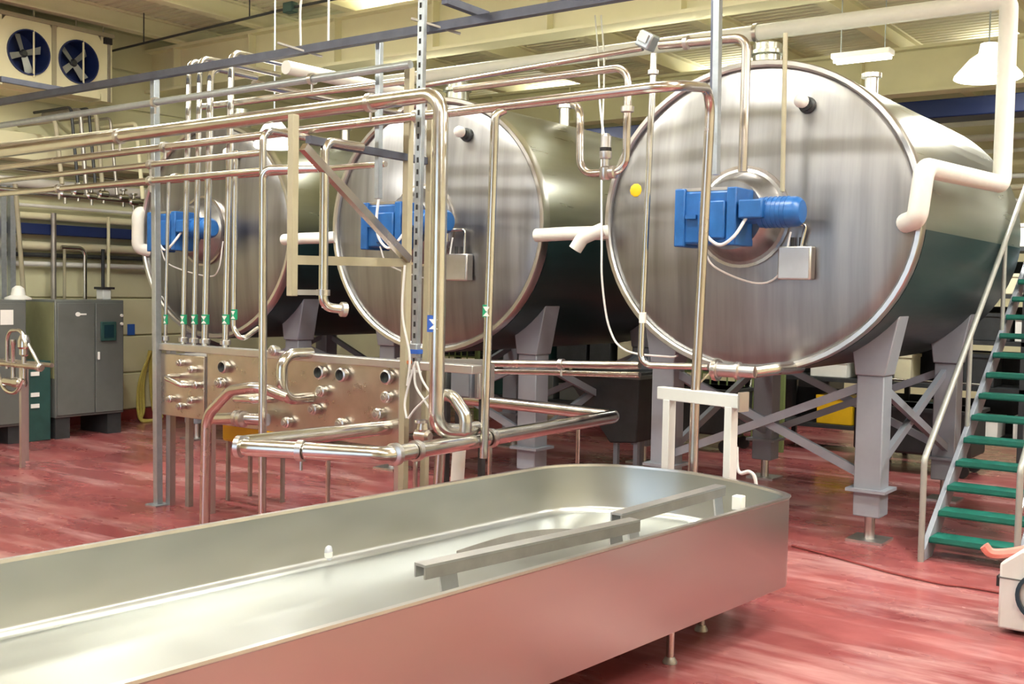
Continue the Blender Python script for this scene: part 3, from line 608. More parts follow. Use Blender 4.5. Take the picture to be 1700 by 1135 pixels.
# curved deflector sheet under the longer bar
cs = MB(); n = 14; R0 = []; 
a = at(758, 918, 'Z', ZI+.02); b = at(1000, 885, 'Z', ZI+.02)
for k in range(n+1):
    u = k/n; c = a+(b-a)*u; R0.append((c+V((0, 0, .0)), c+V((.0, 0, .015+.06*math.sin(PI*u)))))
vs = [q for pr2 in R0 for q in pr2]; th = V((.006, -.003, 0))
vs2 = [q+th for q in vs]; N_ = len(vs)
fs = [(2*i, 2*i+2, 2*i+3, 2*i+1) for i in range(n)]+[(N_+2*i, N_+2*i+1, N_+2*i+3, N_+2*i+2) for i in range(n)]+[(2*i+1, 2*i+3, N_+2*i+3, N_+2*i+1) for i in range(n)]
cs.add(vs+vs2, fs)
tag(build('deflector_sheet', cs, 'steel_old'), 'thin curved steel sheet standing behind the longer guide bar in the vat', 'sheet')
# small clear bottle in the vat
q = at(541, 933, 'Z', ZI)
t = thing('plastic_bottle', 'small clear plastic bottle standing in the vat by the far wall', 'bottle', q)
build('bottle_body', MB().lathe(q, UPV, [(.03, 0), (.036, .006), (.036, .07), (.03, .09), (.014, .105), (.014, .12)], 18), 'clear', t)
build('cap', MB().lathe(q+V((0, 0, .118)), UPV, [(.016, 0), (.016, .02), (.012, .022)], 14), 'white', t)
build('bottle_label', MB().ring(q+V((0, 0, .045)), UPV, .0362, .03, .001, 18), 'white', t)
# goal-shaped frame at the far end of the vat
ga = at(1213, 720, 'Y', 6.72); gb = at(1110, 720, 'Y', 6.85); zt = at(1160, 668, 'Y', 6.8).z
t = thing('goal_frame', 'pale steel goalpost frame standing behind the far end of the vat', 'frame', (ga.x, ga.y, 0))
d = V((gb.x-ga.x, gb.y-ga.y, 0)).normalized(); 
build('post', MB().beam((ga.x, ga.y, 0), (ga.x, ga.y, zt), .075, .06, d), 'machine', t, bevel=.005)
build('post', MB().beam((gb.x, gb.y, 0), (gb.x, gb.y, zt), .075, .06, d), 'machine', t, bevel=.005)
build('crossbar', MB().beam(V((ga.x, ga.y, zt+.04))-d*.09, V((gb.x, gb.y, zt+.04))+d*.09, .07, .09), 'machine', t, bevel=.006)
build('end_plate', MB().beam(V((ga.x, ga.y, zt+.04))-d*.09, V((ga.x, ga.y, zt+.04))-d*.105, .1, .13), 'satin', t)
tag(build('white_hose', MB().smooth([at(1223, 742, 'Y', 6.95), at(1224, 775, 'Y', 6.95), at(1230, 785, 'Y', 6.95), at(1244, 783, 'Y', 6.95), at(1254, 796, 'Y', 6.95), at(1255, 840, 'Y', 6.95), V((at(1255, 840, 'Y', 6.95).x, 6.95, .012))], .013), 'cable'), 'thin white hose drooping beside the right post of the goalpost frame', 'hose')
# ------------------------------------------------------------------ staircase
sx0, sx1 = -2.27, -1.60; y0s, run, rise = 8.52, .232, .168
st = thing('steel_staircase', 'open steel staircase with green grating treads beside the right tank', 'staircase', ((sx0+sx1)/2, y0s, 0))
NT = 16; ye, ze = y0s+run*NT, rise*NT
sl = rise/run
for x, k in ((sx0, -1), (sx1, 1)):
    build('stringer', MB().prism([(x-.02, y0s-.06, 0), (x-.02, y0s+.14, 0), (x-.02, ye+.1, ze-.12), (x-.02, ye+.1, ze+.05), (x-.02, y0s-.06, .09)], (.04, 0, 0)), 'legpaint', st, bevel=.004)
    hr = build('handrail', MB().tube([(x, y0s-.1, .0), (x, y0s-.1, .78), (x, ye, ze+.85), (x, ye+.9, ze+.85)], .024, .08, 12), 'rail', st)
    for j in (5, 10, 15): build('baluster', MB().cyl((x, y0s+run*j, rise*j), (x, y0s+run*j, rise*j+.86), .02, seg=10), 'rail', hr)
    build('mid_rail', MB().tube([(x, y0s-.1, .42), (x, ye, ze+.45)], .014, .05, 8), 'satin', hr) if k > 0 else None
tr = None
for k in range(NT):
    yy, zz = y0s+.03+run*k, rise*(k+1)
    if tr is None:
        tr = build('tread', MB().box((sx0+.02, yy, zz-.045), (sx1-.02, yy+.235, zz)), 'green', st, bevel=.006)
        ns = build('nosing', MB().box((sx0+.03, yy-.012, zz-.03), (sx1-.03, yy+.012, zz+.006)), 'green', tr); tr0 = tr.location.copy()
    else:
        c = share(tr, st, (0, run*k, rise*k)); n2 = ns.copy(); COL.objects.link(n2); n2.parent = c
build('landing', MB().box((sx0-.05, ye+.03, ze-.05), (sx1+.6, ye+1.2, ze)), 'green', st)
for x in (sx0, sx1+.5): build('landing_post', MB().box((x-.04, ye+1.08, 0), (x+.04, ye+1.16, ze-.05)), 'legpaint', st)
# ------------------------------------------------------------------ pale machine at lower right
q = at(1655, 1050, 'Z', 0); x, y = q.x, q.y
t = thing('floor_machine', 'pale grey floor machine with a round dial at the lower right', 'machine', (x+.2, y, 0))
build('body', MB().prism([(x, y, .03), (x, y, .42), (x+.12, y, .52), (x+.7, y, .52), (x+.7, y, .03)], (0, .5, 0)), 'machine', t, bevel=.015)
build('seam', MB().box((x-.003, y-.004, .335), (x+.7, y+.01, .342)), 'cabgrey', t)
build('dial_ring', MB().ring((x+.25, y-.015, .26), (0, 1, 0), .13, .05, .022, 28), 'screen', t)
build('dial', MB().lathe((x+.25, y+.01, .26), (0, -1, 0), [(.13, 0), (.13, .02), (.1, .03)], 28), 'machine', t)
build('handle', MB().smooth([(x+.12, y+.1, .5), (x+.02, y+.08, .47), (x-.06, y+.05, .465), (x-.10, y+.04, .505)], .03), 'pink', t)
build('plug', MB().box((x-.025, y+.05, .27), (x+.01, y+.12, .33)), 'black', t)
for dx in (.08, .6): build('caster', MB().cyl((x+dx, y+.1, .035), (x+dx, y+.16, .035), .035), 'black', t)
tag(build('extension_cord', MB().smooth([at(1315, 905, 'Z', .012), at(1390, 925, 'Z', .012), at(1480, 950, 'Z', .012), at(1560, 968, 'Z', .012), at(1620, 976, 'Z', .012), (x+.3, y+.9, .012)], .009), 'base'), 'thin dark red cord lying across the floor toward the pale machine', 'cord')
# ------------------------------------------------------------------ left side: cabinets, stand, fan cooler
XF = -12.65
def cabinet(label, ya, yb, z0, z1, screen, white):
    t = thing('control_cabinet', label, 'cabinet', (XF-.35, (ya+yb)/2, 0), 'grey control cabinets')
    build('body', MB().box((XF-.7, ya, z0), (XF, yb, z1)), 'cabgrey', t, bevel=.01)
    build('side_reflection', MB().box((XF-.68, ya-.006, z0+.5), (XF-.02, ya, z1-.03)), 'cabside', t)  # olive sheet paints the reflection onto the cabinet's side
    ym = ya+(yb-ya)*.56
    for a_, b_ in ((ya+.02, ym-.006), (ym+.006, yb-.02)):
        build('door', MB().box((XF, a_, z0+.03), (XF+.022, b_, z1-.04)), 'cabgrey', t, bevel=.006)
    build('handle', MB().box((XF+.02, ym+.03, z0+.72), (XF+.045, ym+.055, z0+.82)), 'white', t, bevel=.004)
    for a_ in (ya+.02, yb-.22): build('foot', MB().box((XF-.65, a_, 0), (XF-.03, a_+.2, z0)), 'darkmach', t)
    if screen:
        s = build('screen_frame', MB().box((XF+.02, yb-.36, 1.23), (XF+.05, yb-.14, 1.48)), 'darkgreen', t, bevel=.006)
        build('screen', MB().box((XF+.05, yb-.32, 1.27), (XF+.055, yb-.18, 1.44)), 'screen', s)
        e_ = build('emblem', MB().lathe((XF+.022, ya+.30, 1.58), XV, [(.028, 0), (.028, .004)], 12, sx=1.3), 'white', t)
        build('emblem', MB().box((XF+.022, ya+.33, 1.57), (XF+.026, ya+.42, 1.59)), 'white', t)
        for z in (1.45, 1.56): build('lamp', MB().cyl((XF, yb-.05, z), (XF+.04, yb-.05, z), .02), 'white', t)
    if white: build('notice', MB().box((XF+.02, yb-.34, 1.46), (XF+.03, yb-.18, 1.64)), 'white', t)
    return t
cabinet('grey two-door control cabinet with a small dark screen', 7.62, 8.60, .27, 1.76, True, False)
cabinet('grey control cabinet at the left edge with a white square notice', 6.15, 7.24, .22, 1.76, False, True)
t = thing('indicator_box', 'dark green box with three white tags between the cabinets', 'box', (XF-.2, 7.42, 0))
build('body', MB().box((XF-.45, 7.28, 0), (XF-.03, 7.58, 1.0)), 'darkgreen', t, bevel=.01)
for z in (.42, .56, .82): build('white_tag', MB().box((XF-.035, 7.31, z), (XF-.015, 7.42, z+.05)), 'white', t)
q = at(30, 486, 'X', XF-.3)
t = thing('beacon', 'white cone-shaped beacon on top of the left cabinet', 'beacon', (q.x, q.y, 1.76))
build('base', MB().lathe((q.x, q.y, 1.76), UPV, [(.16, 0), (.16, .02), (.09, .05)], 20), 'white', t)
build('cone', MB().lathe((q.x, q.y, 1.8), UPV, [(.09, 0), (.07, .1), (.03, .13)], 20), 'white', t)
q = at(202, 493, 'X', XF-.3)
t = thing('camera_box', 'small pale device on the right corner of the screened cabinet', 'device', (q.x, 8.5, 1.76))
build('body', MB().box((q.x-.08, 8.44, 1.76), (q.x+.08, 8.56, 1.9)), 'machine', t, bevel=.01)
build('hood', MB().box((q.x-.1, 8.42, 1.9), (q.x+.1, 8.6, 1.93)), 'black', t)
# wheeled pipe stand in front of the cabinets
ys = 6.27
def S(px, py, dy=0): return at(px, py, 'Y', ys+dy)
t = thing('pump_stand', 'steel pipe stand with curved fittings at the left edge', 'stand', (-11.2, ys, 0))
zt = 1.09
for x_, y_ in ((S(37, 700).x, ys), (S(7, 700).x, ys+.25), (S(37, 700).x-.75, ys), (S(7, 700).x-.75, ys+.25)):
    build('leg', MB().box((x_-.022, y_-.022, 0), (x_+.022, y_+.022, zt)), 'satin', t)
build('top_rail', MB().cyl((S(0, 606).x-.7, ys, zt), (S(70, 606).x, ys, zt), .03), 'plate', t)
build('top_rail', MB().cyl((S(0, 606).x-.7, ys+.25, zt), (S(50, 606).x, ys+.25, zt), .025), 'plate', t)
build('rail_cap', MB().lathe((S(68, 606).x-.06, ys, zt), XV, [(.03, 0), (.045, .01), (.045, .05), (.03, .06)], 14), 'rim', t)
build('cross_bar', MB().beam((S(9, 714).x, ys+.2, .38), (S(37, 714).x, ys, .38), .04, .03), 'satin', t)
build('bend', MB().tube([(S(12, 600).x, ys, zt-.05), (S(12, 555).x, ys, 1.45), (S(34, 555).x, ys, 1.47), (S(60, 600).x, ys+.05, zt)], .02, .12), 'pipe', t)
build('fitting', MB().lathe((S(22, 605).x, ys, zt), UPV, [(.022, -.24), (.03, -.2), (.022, -.1), (.022, .2), (.03, .22), (.03, .27)], 14), 'pipe', t)
build('valve_top', MB().lathe((S(40, 605).x, ys, zt), UPV, [(.025, -.2), (.025, .1), (.05, .12), (.05, .18), (.065, .2), (.065, .27), (.04, .33)], 16), 'pipe', t)
build('pump_body', MB().lathe((S(8, 630).x, ys, .90), XV, [(.03, 0), (.05, .02), (.05, .22), (.065, .24), (.065, .34), (.03, .36)], 16), 'pipe', t)
build('bowl', MB().smooth([(S(0, 630).x, ys-.02, .98), (S(12, 650).x, ys-.03, .82), (S(30, 650).x, ys-.03, .8), (S(42, 625).x, ys-.02, .95)], .02), 'pipe', t)
# fan cooler under the roof
XA = -12.9
f0 = at(-40, 20, 'X', XA); f1 = at(186, 58, 'X', XA); fb = at(186, 168, 'X', XA)
zt, zb, ya, yb = f1.z, fb.z-.02, 6.55, f1.y
t = thing('fan_cooler', 'cream twin-fan cooling unit hung under the roof at upper left', 'cooler', ((XA-.4), (ya+yb)/2, zb))
hp = [at(47, 87, 'X', XA), at(130, 103, 'X', XA)]; RF = .275
# front sheet with round openings: one framed panel per fan
body = MB().box((XA-.8, ya, zb), (XA-.3, yb, zt)); build('case', body, 'cream', t)
ys_ = [ya, hp[0].y-.335, (hp[0].y+hp[1].y)/2, hp[1].y+.33, yb]
def holed(y0, y1, c, r):
    mb = MB(); n = 40; xs = (XA-.3, XA)
    ang = [2*PI*i/n for i in range(n)]; inn = [(c.y+r*math.cos(a), c.z+r*math.sin(a)) for a in ang]; out = []
    for a in ang:
        cy, sy = math.cos(a), math.sin(a); k = min(((y1-c.y) if cy > 0 else (c.y-y0))/max(abs(cy), 1e-6), ((zt-.05-c.z) if sy > 0 else (c.z-zb-.02))/max(abs(sy), 1e-6)); out.append((c.y+k*cy, c.z+k*sy))
    vs = [V((XA, *q)) for q in inn]+[V((XA, *q)) for q in out]+[V((XA-.3, *q)) for q in inn]+[V((XA-.3, *q)) for q in out]
    fs = []
    for i in range(n):
        j = (i+1) % n; fs += [(i, j, n+j, n+i), (i, 2*n+i, 2*n+j, j), (n+i, n+j, 3*n+j, 3*n+i)]
    return mb.add(vs, fs)
for i, c in enumerate(hp):
    build('fan_panel', holed(ys_[1] if i == 0 else ys_[2]+.01, ys_[2]-.01 if i == 0 else ys_[3], c, RF), 'cream', t, smooth=20)
    build('fan_ring', MB().ring((XA+.005, c.y, c.z), XV, RF-.012, .05, .016, 40), 'darkblue', t)
    build('fan_duct', MB().lathe((XA-.28, c.y, c.z), XV, [(RF-.004, 0), (RF-.004, .27), (RF-.012, .27), (RF-.012, 0), (RF-.004, 0)], 40, False), 'darkblue', t)
    build('fan_back', MB().lathe((XA-.29, c.y, c.z), XV, [(RF, 0), (RF, .02)], 40), 'darkblue', t)
    fan = build('fan_hub', MB().lathe((XA-.15, c.y, c.z), XV, [(.05, 0), (.05, .05), (.03, .07)], 18), 'darkmach', t)
    for k in range(4):
        a = (.35 if i == 0 else .75)+k*PI/2; dr = V((0, math.cos(a), math.sin(a))); tn = V((.45, -math.sin(a), math.cos(a))).normalized()
        o = V((XA-.12, c.y, c.z)); p_ = [o+dr*.04-tn*.035, o+dr*.235-tn*.055, o+dr*.25+tn*.045, o+dr*.04+tn*.035]
        build('blade', MB().prism(p_, V((.008, 0, 0))), 'blade', fan)
    build('guard_bar', MB().cyl((XA+.02, c.y+.06, c.z-RF-.02), (XA+.02, c.y+.06, c.z+RF+.02), .012, seg=8), 'cream', t)
build('end_panel', MB().box((XA-.3, ys_[3], zb), (XA, yb, zt-.05)), 'cream', t)
build('end_panel', MB().box((XA-.3, ya, zb), (XA, ys_[1], zt-.05)), 'cream', t)
build('top_trim', MB().box((XA-.8, ya-.02, zt-.05), (XA+.03, yb+.02, zt)), 'creamdull', t)
build('divider', MB().box((XA, ys_[2]-.03, zb), (XA+.015, ys_[2]+.03, zt-.05)), 'creamdull', t)
build('corner_trim', MB().box((XA, yb-.07, zb), (XA+.015, yb-.03, zt-.05)), 'steel_old', t)
build('corner_bracket', MB().box((XA, yb-.13, zt-.14), (XA+.04, yb-.02, zt-.06)), 'black', t)
for y_ in (ya+.3, hp[0].y+.1, hp[1].y, yb-.1): build('hanger_rod', MB().cyl((XA-.05, y_, zt), (XA-.05, y_, ZC), .01, seg=8), 'creamdull', t)
# services on the left wall
def wrun(name, label, z, y0, y1, r, m, x=XL+.14, box=None, cat='pipe'):
    if box: o = build(name, MB().box((x-box[0]/2, y0, z-box[1]/2), (x+box[0]/2, y1, z+box[1]/2)), m, bevel=.008)
    else: o = build(name, MB().cyl((x, y0, z), (x, y1, z), r, seg=14), m)
    return tag(o, label, cat)
wrun('cable_tray', 'dark navy cable tray along the left wall above the cabinets', 2.68, 4.5, 13, 0, 'darkblue', XL+.16, (.2, .14), 'cable tray')
wrun('wall_pipe', 'pinkish lagged pipe along the left wall below the navy tray', 2.46, 4.5, 13, .06, 'card')
wrun('wall_pipe', 'white pipe along the left wall just above the cabinet tops', 2.22, 4.5, 13, .035, 'white')
wrun('wall_pipe', 'dark thin pipe along the left wall over the lowest white pipe', 2.34, 4.5, 13, .03, 'darkmach')
wrun('wall_pipe', 'cream pipe along the left wall above the navy tray', 2.85, 4.5, 13, .05, 'cream')
wrun('wall_pipe', 'dark pipe high on the left wall under the lagged line', 3.16, 4.5, 13, .03, 'darkmach')
wrun('wall_pipe', 'thick cream lagged pipe high on the left wall', 3.28, 4.5, 13, .07, 'insul')
wrun('wall_pipe', 'white thin pipe along the left wall between the cream pipes', 2.99, 4.5, 13, .022, 'white')
wrun('wall_duct', 'broad cream duct on the left wall below the fan cooler', 3.72, 4.5, 13, 0, 'wall', XL+.25, (.4, .34), 'duct')
wrun('wall_pipe', 'steel pipe on the left wall above the thick lagged pipe', 3.46, 4.5, 13, .03, 'pipe')
for px, lab, r, m in ((89, 'dark upright conduit behind the screened cabinet, leftmost', .035, 'steel_old'), (107, 'slim upright conduit rising behind the screened cabinet', .02, 'creamdull'), (141, 'upright white conduit with a bend rising behind the screened cabinet', .028, 'pipe'), (171, 'dark short upright conduit right of the bent white conduit', .024, 'darkmach'), (180, 'tall slim cream conduit near the cabinet right corner', .022, 'cream')):
    a = at(px, 480, 'X', XL+.3); zt_ = 2.9 if px in (89, 180) else 2.45
    pts = [(a.x, a.y, 1.2), (a.x, a.y, zt_)]+([(a.x, a.y-.35, zt_)] if px == 141 else [])
    pipe('wall_conduit', lab, pts, r, m, .1, cat='conduit')
for (a, b, z, r, lab) in (((8, 300), (15, 497), None, .05, 'dark grey double post left of the cabinets'),):
    p1 = at(12, 497, 'X', -13.45)
    t = thing('twin_post', lab, 'post', (p1.x, p1.y, 0))
    for s in (-.06, .06): build('shaft', MB().box((p1.x-.04, p1.y+s-.035, 0), (p1.x+.04, p1.y+s+.035, 3.2)), 'strut', t)
a = at(25, 305, 'X', -13.4); b = at(40, 497, 'X', -13.4)
tag(build('leaning_pole', MB().cyl(b, a, .03), 'creamdull'), 'pale leaning pole above the left cabinet', 'pole')
for k, (px, py) in enumerate(((108, 322), (152, 325), (172, 322), (205, 328), (222, 335), (130, 318))):
    q = at(px, py, 'X', -12.6)
    t = thing('line_valve', ('first', 'second', 'fourth', 'fifth', 'sixth', 'third')[k]+' small steel valve from the left in the line before the left wall', 'valve', q-V((0, 0, .1)), 'valves before the left wall')
    build('body', MB().lathe(q-V((0, .08, 0)), YV, [(.03, 0), (.05, .02), (.05, .13), (.03, .15)], 12), 'pipe', t)
    build('stem', MB().lathe(q, UPV, [(.02, -.12), (.02, .08), (.05, .09), (.05, .11)], 12), 'pipe', t)
pipe('valve_line', 'steel line carrying a row of small valves before the left wall', [(-12.6, 6.3, at(100, 322, 'X', -12.6).z), (-12.6, 10.2, at(222, 335, 'X', -12.6).z)], .03, 'pipe')
# hose on the wall
q = at(244, 600, 'X', XL+.1)
t = thing('coiled_hose', 'yellow hose hanging in loops on the left wall', 'hose', (XL+.2, q.y, 0))
for k in range(3):
    r_ = .08+.05*k
    build('hose_loop', MB().smooth([(XL+.09+.02*k, q.y+.05, 1.0), (XL+.1, q.y-r_*.7, .55), (XL+.14, q.y-r_, .15), (XL+.32+.08*k, q.y-r_-.15, .02), (XL+.3, q.y+.1, .02), (XL+.15, q.y+r_, .12), (XL+.11, q.y+r_*.6, .6), (XL+.09+.02*k, q.y+.08, 1.0)], .02), 'hose', t)
q = at(244, 598, 'X', XL+.08)
tag(build('hose_hook', MB().tube([(XL+.02, q.y+.06, 1.0), (XL+.18, q.y+.06, .98), (XL+.2, q.y+.06, 1.05)], .012, .03), 'steel_old'), 'steel hook carrying the yellow hose', 'hook')
q = at(218, 547, 'X', XL+.05)
tag(build('wall_notice', MB().box((XL+.035, q.y-.06, q.z-.08), (XL+.048, q.y+.06, q.z+.08)), 'bluetag'), 'small blue notice on the cream wall right of the cabinets', 'notice')
# ------------------------------------------------------------------ lamps
def fixture(x, y, z, label, hang=True, axis=0, power=LAMP_W, up=.85, hl=.58):
    t = thing('fluorescent_light', label, 'light', (x, y, z), 'fluorescent roof lights')
    L = 2*hl+.04; d = (L/2, .09) if axis == 0 else (.09, L/2)
    build('housing', MB().box((x-d[0], y-d[1], z), (x+d[0], y+d[1], z+.06)), 'white', t, bevel=.01)
    for s in (-.045, .045):
        a = (x-hl, y+s, z-.02) if axis == 0 else (x+s, y-hl, z-.02); b = (x+hl, y+s, z-.02) if axis == 0 else (x+s, y+hl, z-.02)
        build('lamp_tube', MB().cyl(a, b, .016, seg=10), 'lampglow', t)
    for s in (-hl*.8, hl*.8):
        build('hanger', MB().cyl((x+(s if axis == 0 else 0), y+(0 if axis == 0 else s), z+.06), (x+(s if axis == 0 else 0), y+(0 if axis == 0 else s), ZC), .006, seg=6), 'strut', t)
    l = bpy.data.lights.new('tube_light', 'AREA'); l.shape = 'RECTANGLE'; l.size = 1.3 if axis == 0 else .3; l.size_y = .3 if axis == 0 else 1.3
    l.energy = power; l.color = LAMP_COL; lo = bpy.data.objects.new('tube_light', l); COL.objects.link(lo); lo.parent = t; lo.location = (0, 0, -.05)
    if up:  # upward area light added over the housing to brighten the roof
        l2 = l.copy(); l2.energy = power*up; u_ = bpy.data.objects.new('tube_light', l2); COL.objects.link(u_); u_.parent = t; u_.location = (0, 0, .09); u_.rotation_euler = (PI, 0, 0)
for y in (2.2, 6.4):  # lamp rows added above the view to light the hall
    for x in (-10.2, -7.2, -4.2, -1.2, 1.8): fixture(x, y, 4.95 if y < 4 else 5.25, 'unseen added fluorescent tube light hung under the roof before the tanks')
for x in (-8.8, -5.4, -.6, 2.4): fixture(x, 10.35, 5.2, 'unseen added fluorescent tube light tucked behind the deep roof girder', power=42, up=.7)  # added lamps, hidden from the camera by the girder
for x in (-11, -7, -3, 1): fixture(x, 16.2, 5.1, 'unseen added fluorescent tube light at the rear of the hall', power=34, up=.9)  # unseen lamps added for the light at the rear
fixture(-3.75, 11.1, 4.42, 'fluorescent tube light glowing just above the right tank', power=25, up=0, hl=.28)
def highbay(label, q, r, power):
    t = thing('high_bay_lamp', label, 'lamp', q, 'white high bay lamps')
    build('shade', MB().lathe(q, UPV, [(r, 0), (r*.98, .03), (r*.55, .2), (r*.3, .26), (r*.25, .36), (0.02, .37)], 28), 'shade', t)
    build('lens', MB().lathe(q-V((0, 0, .01)), UPV, [(r*.93, 0), (r*.93, .012)], 28), 'lampglow', t)
    build('rod', MB().cyl(q+V((0, 0, .36)), (q.x, q.y, ZC), .008, seg=6), 'strut', t)
    l = bpy.data.lights.new('bay_light', 'AREA'); l.shape = 'DISK'; l.size = r*1.8; l.energy = power; l.color = LAMP_COL
    lo = bpy.data.objects.new('bay_light', l); COL.objects.link(lo); lo.parent = t; lo.location = (0, 0, -.03)
highbay('white cone high bay lamp behind the lagged drop pipe', at(1640, 130, 'Y', 12.2), .34, 90)
highbay('white high bay lamp low behind the pipes before the left tank', at(455, 244, 'Y', 7.3), .2, 8)
highbay('white high bay lamp hanging above the stairs outside the view', V((.6, 9.0, 4.6)), .26, 120)
# ------------------------------------------------------------------ rear of the hall
def rack(x0, x1, y, zs, label):
    t = thing('storage_rack', label, 'rack', ((x0+x1)/2, y, 0))
    n = max(2, int((x1-x0)/1.4)+1)
    for k in range(n):
        x = x0+(x1-x0)*k/(n-1)
        for yy in (y, y+.7): build('upright', MB().box((x-.03, yy-.03, 0), (x+.03, yy+.03, zs[-1]+.3)), 'darkmach', t)
    for z in zs[:-1]: build('added_backing', MB().box((x0, y+.72, z), (x1, y+.735, z+.40)), 'darkmach', t)  # dark backing added to block the bright wall, leaving bright slits
    for z in zs: build('shelf', MB().box((x0, y-.03, z-.05), (x1, y+.73, z)), 'darkmach', t)
rack(-5.6, 3.4, 13.6, (.35, .95, 1.5, 2.05, 2.6), 'dark storage rack at the rear behind the right tank and stairs')
rack(-12.6, -6.1, 13.6, (.35, .95, 1.5, 2.05, 2.6), 'dark storage rack at the rear behind the left and middle tanks')
rng = random.Random(3); mats = ['card', 'darkmach', 'cabgrey', 'darkmach', 'redbox', 'darkmach', 'insul', 'yellow', 'darkgreen', 'white', 'cabgrey']
words = {'card': 'pale carton', 'white': 'white box', 'cabgrey': 'grey box', 'redbox': 'orange crate', 'darkmach': 'black box', 'insul': 'off-white box', 'yellow': 'yellow box', 'darkgreen': 'dark green box'}
lv_ = {.35: 'bottom', .95: 'second', 1.5: 'third', 2.05: 'fourth', 2.6: 'top'}
def fill(x0, x1, name, pal, p):
    for z in (.35, .95, 1.5, 2.05, 2.6):
        x = x0; seen = {}
        while x < x1-.6:
            w = rng.uniform(.25, .62); h = rng.uniform(.2, .46); m = rng.choice(pal)
            if rng.random() < p:
                seen[m] = seen.get(m, 0)+1; n = ('', 'first ', 'second ', 'third ', 'fourth ', 'fifth ', 'sixth ', 'seventh ', 'eighth ', 'ninth ', 'tenth ', 'eleventh ', 'twelfth ', 'thirteenth ')[seen[m]]
                t = thing('storage_box', n+f'{words[m]} from the left on the {lv_[z]} shelf of the {name}', 'box', (x+w/2, 13.9, z), f'boxes on the {name}')
                build('body', MB().box((x, 13.63, z), (x+w, 14.05, z+h)), m, t, bevel=.01)
                build('lid', MB().box((x-.008, 13.62, z+h-.03), (x+w+.008, 14.06, z+h+.01)), m, t)
            x += w+rng.uniform(.04, .2)
fill(-5.5, 3.3, 'right rear rack', mats, .85)
fill(-12.5, -6.2, 'left rear rack', ['darkmach', 'darkmach', 'cabgrey', 'darkgreen', 'darkmach', 'card'], .9)
# dark trolley and machine bodies under and behind the tanks
def trolley(x, y, w, label, h=.75):
    t = thing('trolley', label, 'trolley', (x, y, 0))
    build('bin', MB().box((x-w/2, y-.35, .22), (x+w/2, y+.35, h)), 'darkmach', t, bevel=.03)
    build('lip', MB().box((x-w/2-.03, y-.38, h-.04), (x+w/2+.03, y+.38, h)), 'darkmach', t)
    build('push_bar', MB().tube([(x-w/2+.05, y+.33, h), (x-w/2+.05, y+.42, h+.25), (x+w/2-.05, y+.42, h+.25), (x+w/2-.05, y+.33, h)], .016, .05), 'pipe', t)
    for sx in (-1, 1):
        for sy in (-1, 1): build('wheel', MB().cyl((x+sx*(w/2-.1), y+sy*.28-.02, .08), (x+sx*(w/2-.1), y+sy*.28+.02, .08), .08), 'black', t)
trolley(-3.55, 12.9, 1.3, 'dark trolley bin under the rear of the right tank')
trolley(-1.4, 13.2, .9, 'small dark trolley behind the staircase', .6)
trolley(-6.4, 12.8, 1.4, 'dark trolley bin behind the middle tank', .8)
def screen_fence(x0, x1, y, label):
    t = thing('mesh_screen', label, 'screen', ((x0+x1)/2, y, 0))
    for x in (x0, x1): build('post', MB().box((x-.03, y-.03, 0), (x+.03, y+.03, 1.9)), 'mesh', t)
    n = int((x1-x0)/.12)
    b0 = None
    for k in range(1, n):
        if b0 is None: b0 = build('bar', MB().box((x0+.12-.008, y-.008, .15), (x0+.12+.008, y+.008, 1.85)), 'mesh', t)
        else: share(b0, t, (.12*(k-1), 0, 0))
    for z in (.15, .55, .95, 1.35, 1.85): build('rail', MB().box((x0, y-.01, z-.012), (x1, y+.01, z+.012)), 'mesh', t)
screen_fence(-6.9, -5.3, 13.1, 'green wire mesh screen standing behind the right tank legs')
screen_fence(-11.6, -10.2, 13.1, 'green wire mesh screen standing far behind the left tank')
for x, w, m, lab in ((-9.9, 1.3, 'darkgreen', 'dark green machine cabinet behind the left and middle tanks'), (-6.6, 1.5, 'darkmach', 'black machine cabinet behind the middle and right tanks'), (-12.2, 1.0, 'cabgrey', 'grey machine cabinet far behind the left tank')):
    t = thing('machine_cabinet', lab, 'cabinet', (x, 16.6, 0))
    build('body', MB().box((x-w/2, 16.3, .1), (x+w/2, 17.0, 2.1)), m, t, bevel=.02)
    build('plinth', MB().box((x-w/2+.05, 16.35, 0), (x+w/2-.05, 16.95, .1)), 'black', t)
    build('door', MB().box((x-w/2+.04, 16.28, .15), (x-.02, 16.3, 2.05)), m, t); build('door', MB().box((x+.02, 16.28, .15), (x+w/2-.04, 16.3, 2.05)), m, t)
tag(build('rear_duct', MB().box((-12.5, 17.2, 4.72), (4.2, 17.8, 5.0)), 'darkblue', bevel=.02), 'dark navy duct across the rear of the hall under the roof', 'duct')
for k, (z, r, m) in enumerate(((4.9, .05, 'white'), (4.62, .06, 'insul'), (4.42, .035, 'white'), (4.2, .05, 'cream'), (4.0, .04, 'white'), (3.8, .05, 'card'), (3.6, .035, 'white'))):
    nm = ['highest', 'second highest', 'third highest', 'fourth highest', 'third lowest', 'second lowest', 'lowest'][k]
    tag(build('rear_pipe', MB().cyl((-12, 19.2-.2*(k % 2), z), (4.3, 19.2-.2*(k % 2), z), r, seg=12), m), f'{nm} of the pale pipes running along the rear wall', 'pipe', 'pale pipes on the rear wall')

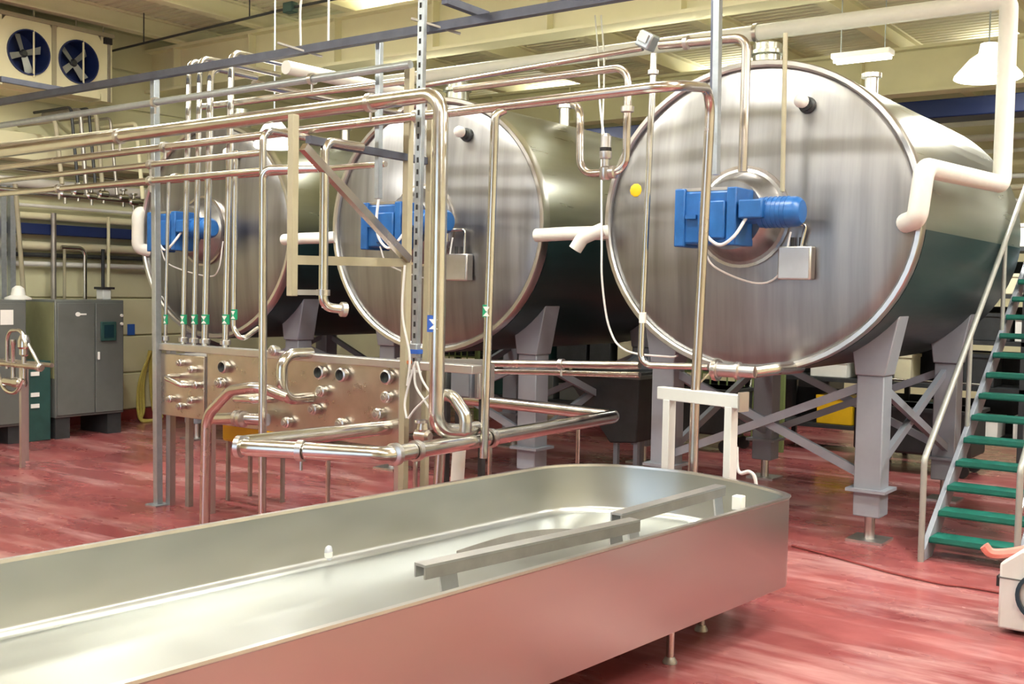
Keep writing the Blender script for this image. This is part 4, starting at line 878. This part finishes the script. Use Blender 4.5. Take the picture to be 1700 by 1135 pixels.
a = at(188, 84, 'Z', 5.2); b = at(482, 13, 'Z', 5.2)
t = thing('roof_conduit', 'thin dark conduit with a square box under the roof left of the girder', 'conduit', a)
build('conduit', MB().tube([a-V((0, .25, .1)), a, b, b+V((2.4, 0, .0))], .016, .1, 8), 'darkmach', t)
build('box', MB().cbox(b, (.16, .1, .12)), 'darkgreen', t, bevel=.01)
for k in (.2, .8): build('hanger', MB().cyl(a+(b-a)*k, V(((a+(b-a)*k).x, (a+(b-a)*k).y, ZC)), .008, seg=6), 'darkmach', t)
for px, y1, lab in ((505, 78, 'white cord with a kink dropping from the roof onto the overhead strut'), (551, 70, 'straight white cord dropping from the roof behind the overhead strut')):
    a = at(px-6, y1, 'Y', 5.96); b = V((a.x, a.y, ZC))
    tag(build('hanging_cable', MB().smooth([b, a+V((.1 if px < 520 else 0, 0, .6)), a+V((0, 0, .35)), a], .009), 'cable'), lab, 'cable')
for k, (px, y0, y1, m) in enumerate(((92, 200, 300, 'creamdull'), (118, 178, 300, 'darkmach'), (133, 182, 320, 'steel_old'), (147, 180, 300, 'darkmach'), (160, 190, 318, 'creamdull'), (183, 196, 318, 'steel_old'), (226, 205, 325, 'cream'), (243, 215, 330, 'creamdull'))):
    a = at(px, y1, 'X', -12.75); nm = ('first', 'second', 'third', 'fourth', 'fifth', 'sixth', 'seventh', 'eighth')[k]
    pipe('dropper_pipe', f'{nm} thin upright pipe from the left joining the valve line near the wall', [(-12.6, a.y, a.z-.05), (-12.75, a.y, at(px, y0, 'X', -12.75).z), (XL+.2, a.y, at(px, y0, 'X', -12.75).z)], .02 if k % 2 else .028, m, .08, group='thin uprights near the left wall')

# dark hopper under the middle tank
a = at(935, 618, 'Y', 10.0); b = at(1062, 618, 'Y', 10.0); c = at(1056, 735, 'Y', 10.0); d = at(1012, 735, 'Y', 10.0)
t = thing('drain_hopper', 'dark grey tapering hopper between the middle and right tanks', 'hopper', (c.x, 10.3, 0))
build('hopper', MB().prism([a, b, c, d], (0, .7, 0)), 'darkmach', t, bevel=.015)
for dx in (.05, .0):
    x_ = d.x+.04 if dx else c.x-.04
    for y_ in (10.08, 10.62): build('leg', MB().box((x_-.025, y_-.025, 0), (x_+.025, y_+.025, c.z+.05)), 'legpaint', t)
build('lip', MB().box((a.x-.02, 9.98, a.z-.02), (b.x+.02, 10.72, a.z+.02)), 'cabgrey', t)
